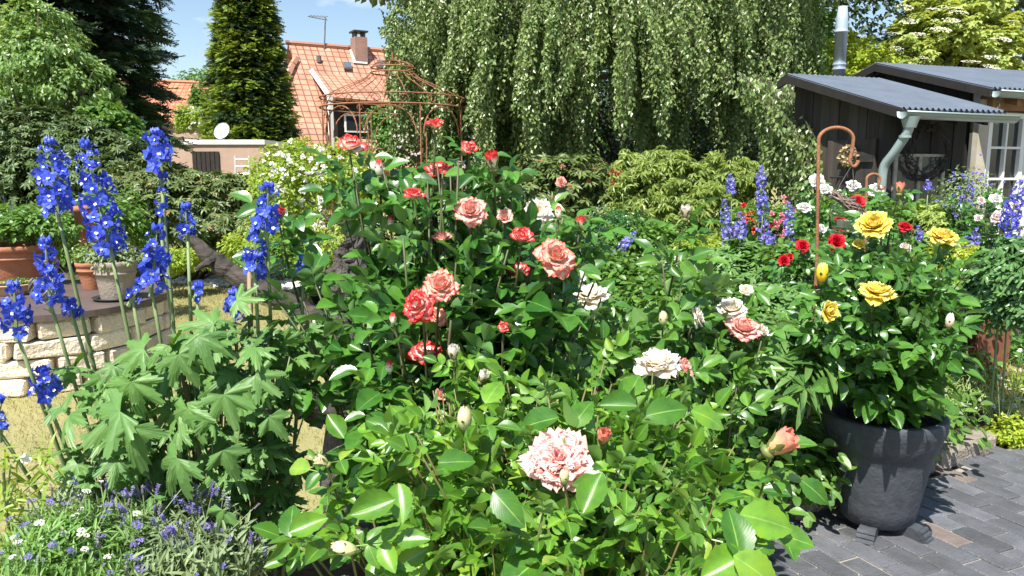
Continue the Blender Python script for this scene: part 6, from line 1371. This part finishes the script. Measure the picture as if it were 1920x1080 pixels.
def big_leaves(q):
    for (px, py, Y, sz, dx, dz, v) in ((1380, 1000, .84, .062, .15, .9, 0), (1440, 975, .86, .068, 1, -.1, 1), (1360, 1060, .82, .058, -.8, -.2, 2), (1490, 1010, .88, .045, 1, -.5, 0), (1420, 1070, .8, .06, .9, -.5, 1),
        (1110, 925, 1.0, .062, .2, .9, 2), (1010, 790, 1.24, .072, -1, .05, 0), (1090, 775, 1.25, .06, .3, 1, 1), (700, 950, 1.0, .062, -1, -.35, 2), (750, 940, 1.02, .055, .1, -1, 0), (545, 975, 1.02, .05, -.1, 1, 1), (577, 985, 1.0, .052, .8, .6, 2),
        (925, 730, 1.32, .062, .25, .95, 3), (1075, 765, 1.3, .045, .1, 1, 0), (1250, 770, 1.2, .07, .9, .2, 1), (1160, 760, 1.22, .06, -.8, .4, 2), (855, 865, 1.1, .055, 1, .15, 0), (950, 950, 1.0, .06, .6, -.7, 1), (630, 800, 1.25, .05, -.4, .8, 2), (1190, 720, 1.4, .06, .2, .8, 1), (1330, 780, 1.2, .06, .8, -.4, 3), (1530, 920, 1.2, .055, .8, -.6, 3)):
        p = at(px, py, Y); d = A([dx, rng.uniform(-.3, .1), dz]); n_ = nrm(A([0, -.75, .65])+rng.normal(0, .12, 3)); d = nrm(d-n_*np.dot(d, n_)); q.many(LEAF_ROSE[v], [p-d*sz*.5], mats_from(d[None], n_[None]), sz*1.05)
rosebush('light_green_rose', 'spreading light green rose bush with one large pink many-petalled bloom in the foreground', bA,
    [pxell(1000, 900, 1.25, 230, 110, .28), pxell(830, 850, 1.3, 165, 105, .25), pxell(1200, 880, 1.25, 190, 120, .25), pxell(1050, 1010, 1.1, 290, 90, .22), pxell(1300, 970, 1.15, 115, 110, .2), pxell(1050, 740, 1.55, 260, 70, .25), pxell(600, 1045, 1.1, 80, 40, .12), pxell(820, 740, 1.6, 130, 60, .2), pxell(1310, 840, 1.35, 80, 60, .2)],
    280, L_roseL, .068, ab, COMP5+COMP3, cane=mCaneR, leaves_per=9, nstem=12, crad=.0045, lowfrac=.3, extra=big_leaves, upb=.55)

# ================= blue delphinium clump (left) =================
YB = 1.75; bB = A([at(370, 980, YB+.15)[0], YB+.2, 0])
sp = [(108, 400, 92, 266, YB, 72, 0), (208, 472, 160, 270, YB, 74, 1), (300, 306, 292, 248, YB+.1, 56, 2), (95, 570, 88, 452, YB-.05, 54, 3, .1), (30, 622, 22, 535, YB-.15, 58, 4), (284, 540, 292, 428, YB, 60, 5), (352, 446, 350, 388, YB+.1, 34, 6), (500, 430, 506, 350, YB, 52, 7), (478, 512, 476, 436, YB, 46, 2, .45),
      (438, 588, 436, 550, YB, 36, 3), (84, 740, 78, 694, YB-.1, 52, 4), (0, 812, -4, 750, YB-.2, 26, 5), (570, 512, 570, 484, YB+.1, 30, 6), (136, 592, 134, 566, YB, 36, 7, .2), (300, 420, 304, 330, YB+.1, 26, 1, .72), (368, 550, 372, 536, YB, 24, 3, .3), (478, 505, 484, 480, YB-.02, 40, 0, .5), (248, 560, 262, 530, YB, 28, 4, .6)]
t = thing('blue_delphinium', bB, 'large deep blue delphinium clump with jagged leaves at the left', 'delphinium'); st = M()
for s_ in sp: dspike(t, st, bB, *s_[:5], s_[5]*1.24, F_blue, s_[6] if len(s_) > 6 else 0, s_[7] if len(s_) > 7 else 0)
# leafy stems
bl_ells = [pxell(350, 800, YB, 190, 150, .22), pxell(250, 720, YB, 130, 70, .18), pxell(480, 700, YB+.05, 110, 90, .18), pxell(380, 930, YB+.05, 150, 80, .2), pxell(200, 830, YB-.05, 90, 70, .12), pxell(420, 640, YB, 120, 45, .12), pxell(560, 650, YB+.1, 55, 60, .1), pxell(490, 860, YB+.05, 70, 90, .15), pxell(510, 980, YB, 60, 60, .12)]
w = A([e_[1][0]*e_[1][2] for e_ in bl_ells]); w /= w.sum(); Pl = []; 
for (c, r), ww in zip(bl_ells, w): p_, _ = ell_pts(int(350*ww)+2, c, r, .25, 0, 0, -.8); Pl.append(p_)
Pl = np.concatenate(Pl); n = len(Pl)
for p in Pl[::3]:
    ts_ = np.linspace(0, 1, 6)[:, None]; mid = (bB+p)/2+A([0, 0, .08]); st.tube((1-ts_)**2*bB+2*ts_*(1-ts_)*mid+ts_**2*p, [.006, .005, .004, .003, .0022, .0016], 5)
out = Pl-A([bB[0], bB[1], 0]); out[:, 2] = 0; D = nrm(nrm(out)*.9+A([0, -.35, -.25])+rvec(n, .45)); N = nrm(A([-.1, -.35, .85])+rvec(n, .42)); N = nrm(N-D*np.sum(N*D, 1, keepdims=True)*.9)
q = M(); Rm = mats_from(D, N); ti = rng.integers(0, 4, n); sz = rng.uniform(.036, .085, n)
for k in range(4): h = ti == k; q.many(PALM[k], Pl[h], Rm[h], sz[h])
for px, py, s_, dx, dz, Y in ((340, 800, .10, -.35, -.9, 1.58), (250, 750, .095, .1, -1, 1.56), (430, 770, .09, .3, -.9, 1.58), (190, 800, .12, -.75, -.6, 1.52), (250, 840, .11, .2, -1, 1.5), (350, 690, .085, .5, -.8, 1.6), (240, 660, .08, -1, -.2, 1.6), (310, 890, .10, -.5, -.7, 1.48), (430, 870, .08, .4, -.9, 1.55), (465, 560, .07, 1, .1, 1.7), (400, 640, .09, .8, -.2, 1.62), (500, 720, .08, .7, -.5, 1.62), (370, 605, .085, -.6, .1, 1.65), (520, 800, .07, .6, -.7, 1.6), (410, 980, .07, -.3, -.9, 1.5)):
    p = at(px, py, Y); d = nrm(A([dx, -.15, dz])); n_ = A([-.05, -.7, .7]); n_ = nrm(n_-d*np.dot(n_, d)*.95); q.many(PALM[rng.integers(4)], [p-d*s_*.4], mats_from(d[None], n_[None]), s_)
q.build('foliage', L_delph, t); st.build('stems', mStemG, t, True)
# stakes
mBamb = mat('bamboo', (.30, .22, .12), .6, col2=(.16, .11, .06), vscale=8)
for px0, py0, px1, py1, Y, lab in ((468, 500, 470, 640, YB+.05, 'thin weathered bamboo stake behind the right blue spikes'), (340, 690, 385, 900, YB-.02, 'short brown stake inside the blue delphinium leaves')):
    a_ = at(px0, py0, Y); b0_ = at(px1, py1, Y); d = nrm(b0_-a_); ft = a_+d*(a_[2]/-d[2]); tt = thing('plant_stake', ft, lab, 'stake'); q = M(); q.tube([ft, a_], .0065, 8)
    for k in range(6): p = ft+(a_-ft)*(k+.7)/6.5; q.tube([p-A([0, 0, .004]), p+A([0, 0, .004])], .008, 8)
    q.build('cane', mBamb, tt, True)
# white bellflower and small leafy plant at the left edge
bl = at(10, 900, 1.5); t = thing('bellflower', (bl[0], 1.55, 0), 'thin plant with one white bell flower at the left edge over the lawn', 'flower'); q = M()
q.tube([(bl[0], 1.55, 0), at(12, 960, 1.5), at(5, 860, 1.5), at(28, 858, 1.48)], [.004, .003, .0025, .002], 5)
for px, py in ((0, 900), (20, 870), (40, 930), (30, 900), (90, 880), (10, 940), (60, 960), (0, 960)): q.tube([at(12, 950, 1.5), at(px, py, 1.5)], .002, 4)
q.build('stems', mStemG, t); Pn = A([at(px+rng.normal(0, 12), py+rng.normal(0, 16), 1.5+rng.normal(0, .02)) for px, py in ((0, 900), (20, 860), (40, 930), (30, 900), (90, 880), (70, 850), (10, 940), (60, 960), (0, 960)) for _ in range(12)]); q = M(); n = len(Pn)
q.many(SLIM[1], Pn, mats_from(rvec(n)+A([0, -.2, -.2]), rvec(n, .5)+A([0, -.4, .8])), rng.uniform(.03, .06, n)); q.build('foliage', L_light, t)
bf = join([leaf(.6, 4, 1, -.2, -.7, 1.0, .6).tf(rz(2*PI*k/5)@rx(R(48)), (0, 0, 0), 1) for k in range(5)]); inst('bell_flower', bmesh_of('bell_flower', bf, F_white), t, at(42, 856, 1.48), face_R((.8, -.5, -.1)), .021)

# ================= lavender and white candytuft, bottom left =================
def frontclump(lab, px, py, Y, w, h, dY, n, nh, heads, m, hs, name, cat, size, tm=None, up=-.9, stem=.05):
    c, r = pxell(px, py, Y, w, h, dY); base = A([c[0], c[1], 0]); t = thing(name, base, lab, cat)
    foliage([(c, r)], n, tm or SLIM, size, clump=90, csz=.15, shell=.2, up=.2, droop=up, jit=.4, top=-.7).build('foliage', m, t)
    q = M()
    for k in range(nh):
        x = rng.uniform(-1, 1); y = rng.uniform(-1, .6); 
        if x*x+y*y > 1: continue
        p = c+A([x*r[0]*1.05, y*r[1], r[2]*math.sqrt(max(0, 1-x*x-y*y*.8))+rng.uniform(-.03, stem)]); d = nrm(A([x*.5, y*.3-.1, 1.])+rng.normal(0, .25, 3)); q.tube([p-d*.12, p], [.0013, .001], 3)
        hh = heads[rng.integers(len(heads))]; inst('flower_head', hh, t, p, face_R(d), hs*rng.uniform(.65, 1.25))
    for k in range(18): p = c+A([rng.uniform(-.7, .7)*r[0], rng.uniform(-.7, .7)*r[1], 0]); q.tube([base, p], .003, 3)
    q.build('stems', mStemG, t); return t
LVS = M().add(join([LEAF_TINY[0].tf(rz(k*2.4)@rx(R(35)), (0, 0, k*.055), .34) for k in range(26)])).mesh('lavender_spike', F_lav)
LVG = M().add(join([LEAF_TINY[0].tf(rz(k*2.4)@rx(R(35)), (0, 0, k*.055), .34) for k in range(26)])).mesh('faded_lavender_spike', leafmat('faded_lavender', (.2, .2, .24), (.36, .35, .42), .7, .1))
frontclump('mound of white candytuft flowers at the bottom left corner', 130, 1050, 1.45, 150, 95, .16, 4200, 95, [HEADW, HEADL, LVG, HEADL], leafmat('candytuft_leaf', (.10, .24, .05), (.22, .38, .10), .45, .3), .0095, 'candytuft', 'flowering plant', .034)
frontclump('lavender with violet and faded spikes at the bottom left', 290, 1040, 1.55, 150, 110, .16, 4600, 98, [LVS, LVS, LVG, HEADL], L_grey, .015, 'lavender', 'lavender', .036)
frontclump('smaller lavender with violet spikes right of the white candytuft, under the delphinium', 400, 1060, 1.5, 90, 75, .12, 1400, 46, [LVS, LVS, LVG], L_grey, .017, 'lavender', 'lavender', .05, stem=.09)
frontclump('lavender behind the candytuft at the left edge', 170, 960, 1.7, 110, 40, .12, 1400, 60, [LVS, LVG, HEADW], L_grey, .014, 'lavender', 'lavender', .045)

GR = {'undergrowth': 'leafy undergrowth on the bed floor', 'rhododendron': 'rhododendrons along the garden edge', 'dark_spruce': 'dark spruces at upper left', 'dark_tree': 'dark trees in the background', 'potted_herb': 'plants in the pots on the stone bed',
      'delphinium': 'violet-blue delphiniums by the shed', 'rose_bush': 'rose bushes near the shed', 'perennial': 'green perennials in the middle bed', 'garden_bush': 'low greenery around the lawn', 'alyssum': 'alyssum clumps along the kerb', 'lavender': 'lavender plants in the bottom left corner',
      'plant_stake': 'stakes in the blue delphinium', 'shepherds_hook': 'rusty plant hooks'}
for o in _tag:
    if '_o' in o: del o['_o']
    if '_x' in o: del o['_x']
    k = o.name.split('.')[0]
    if k in GR and 'group' not in o: o['group'] = GR[k]
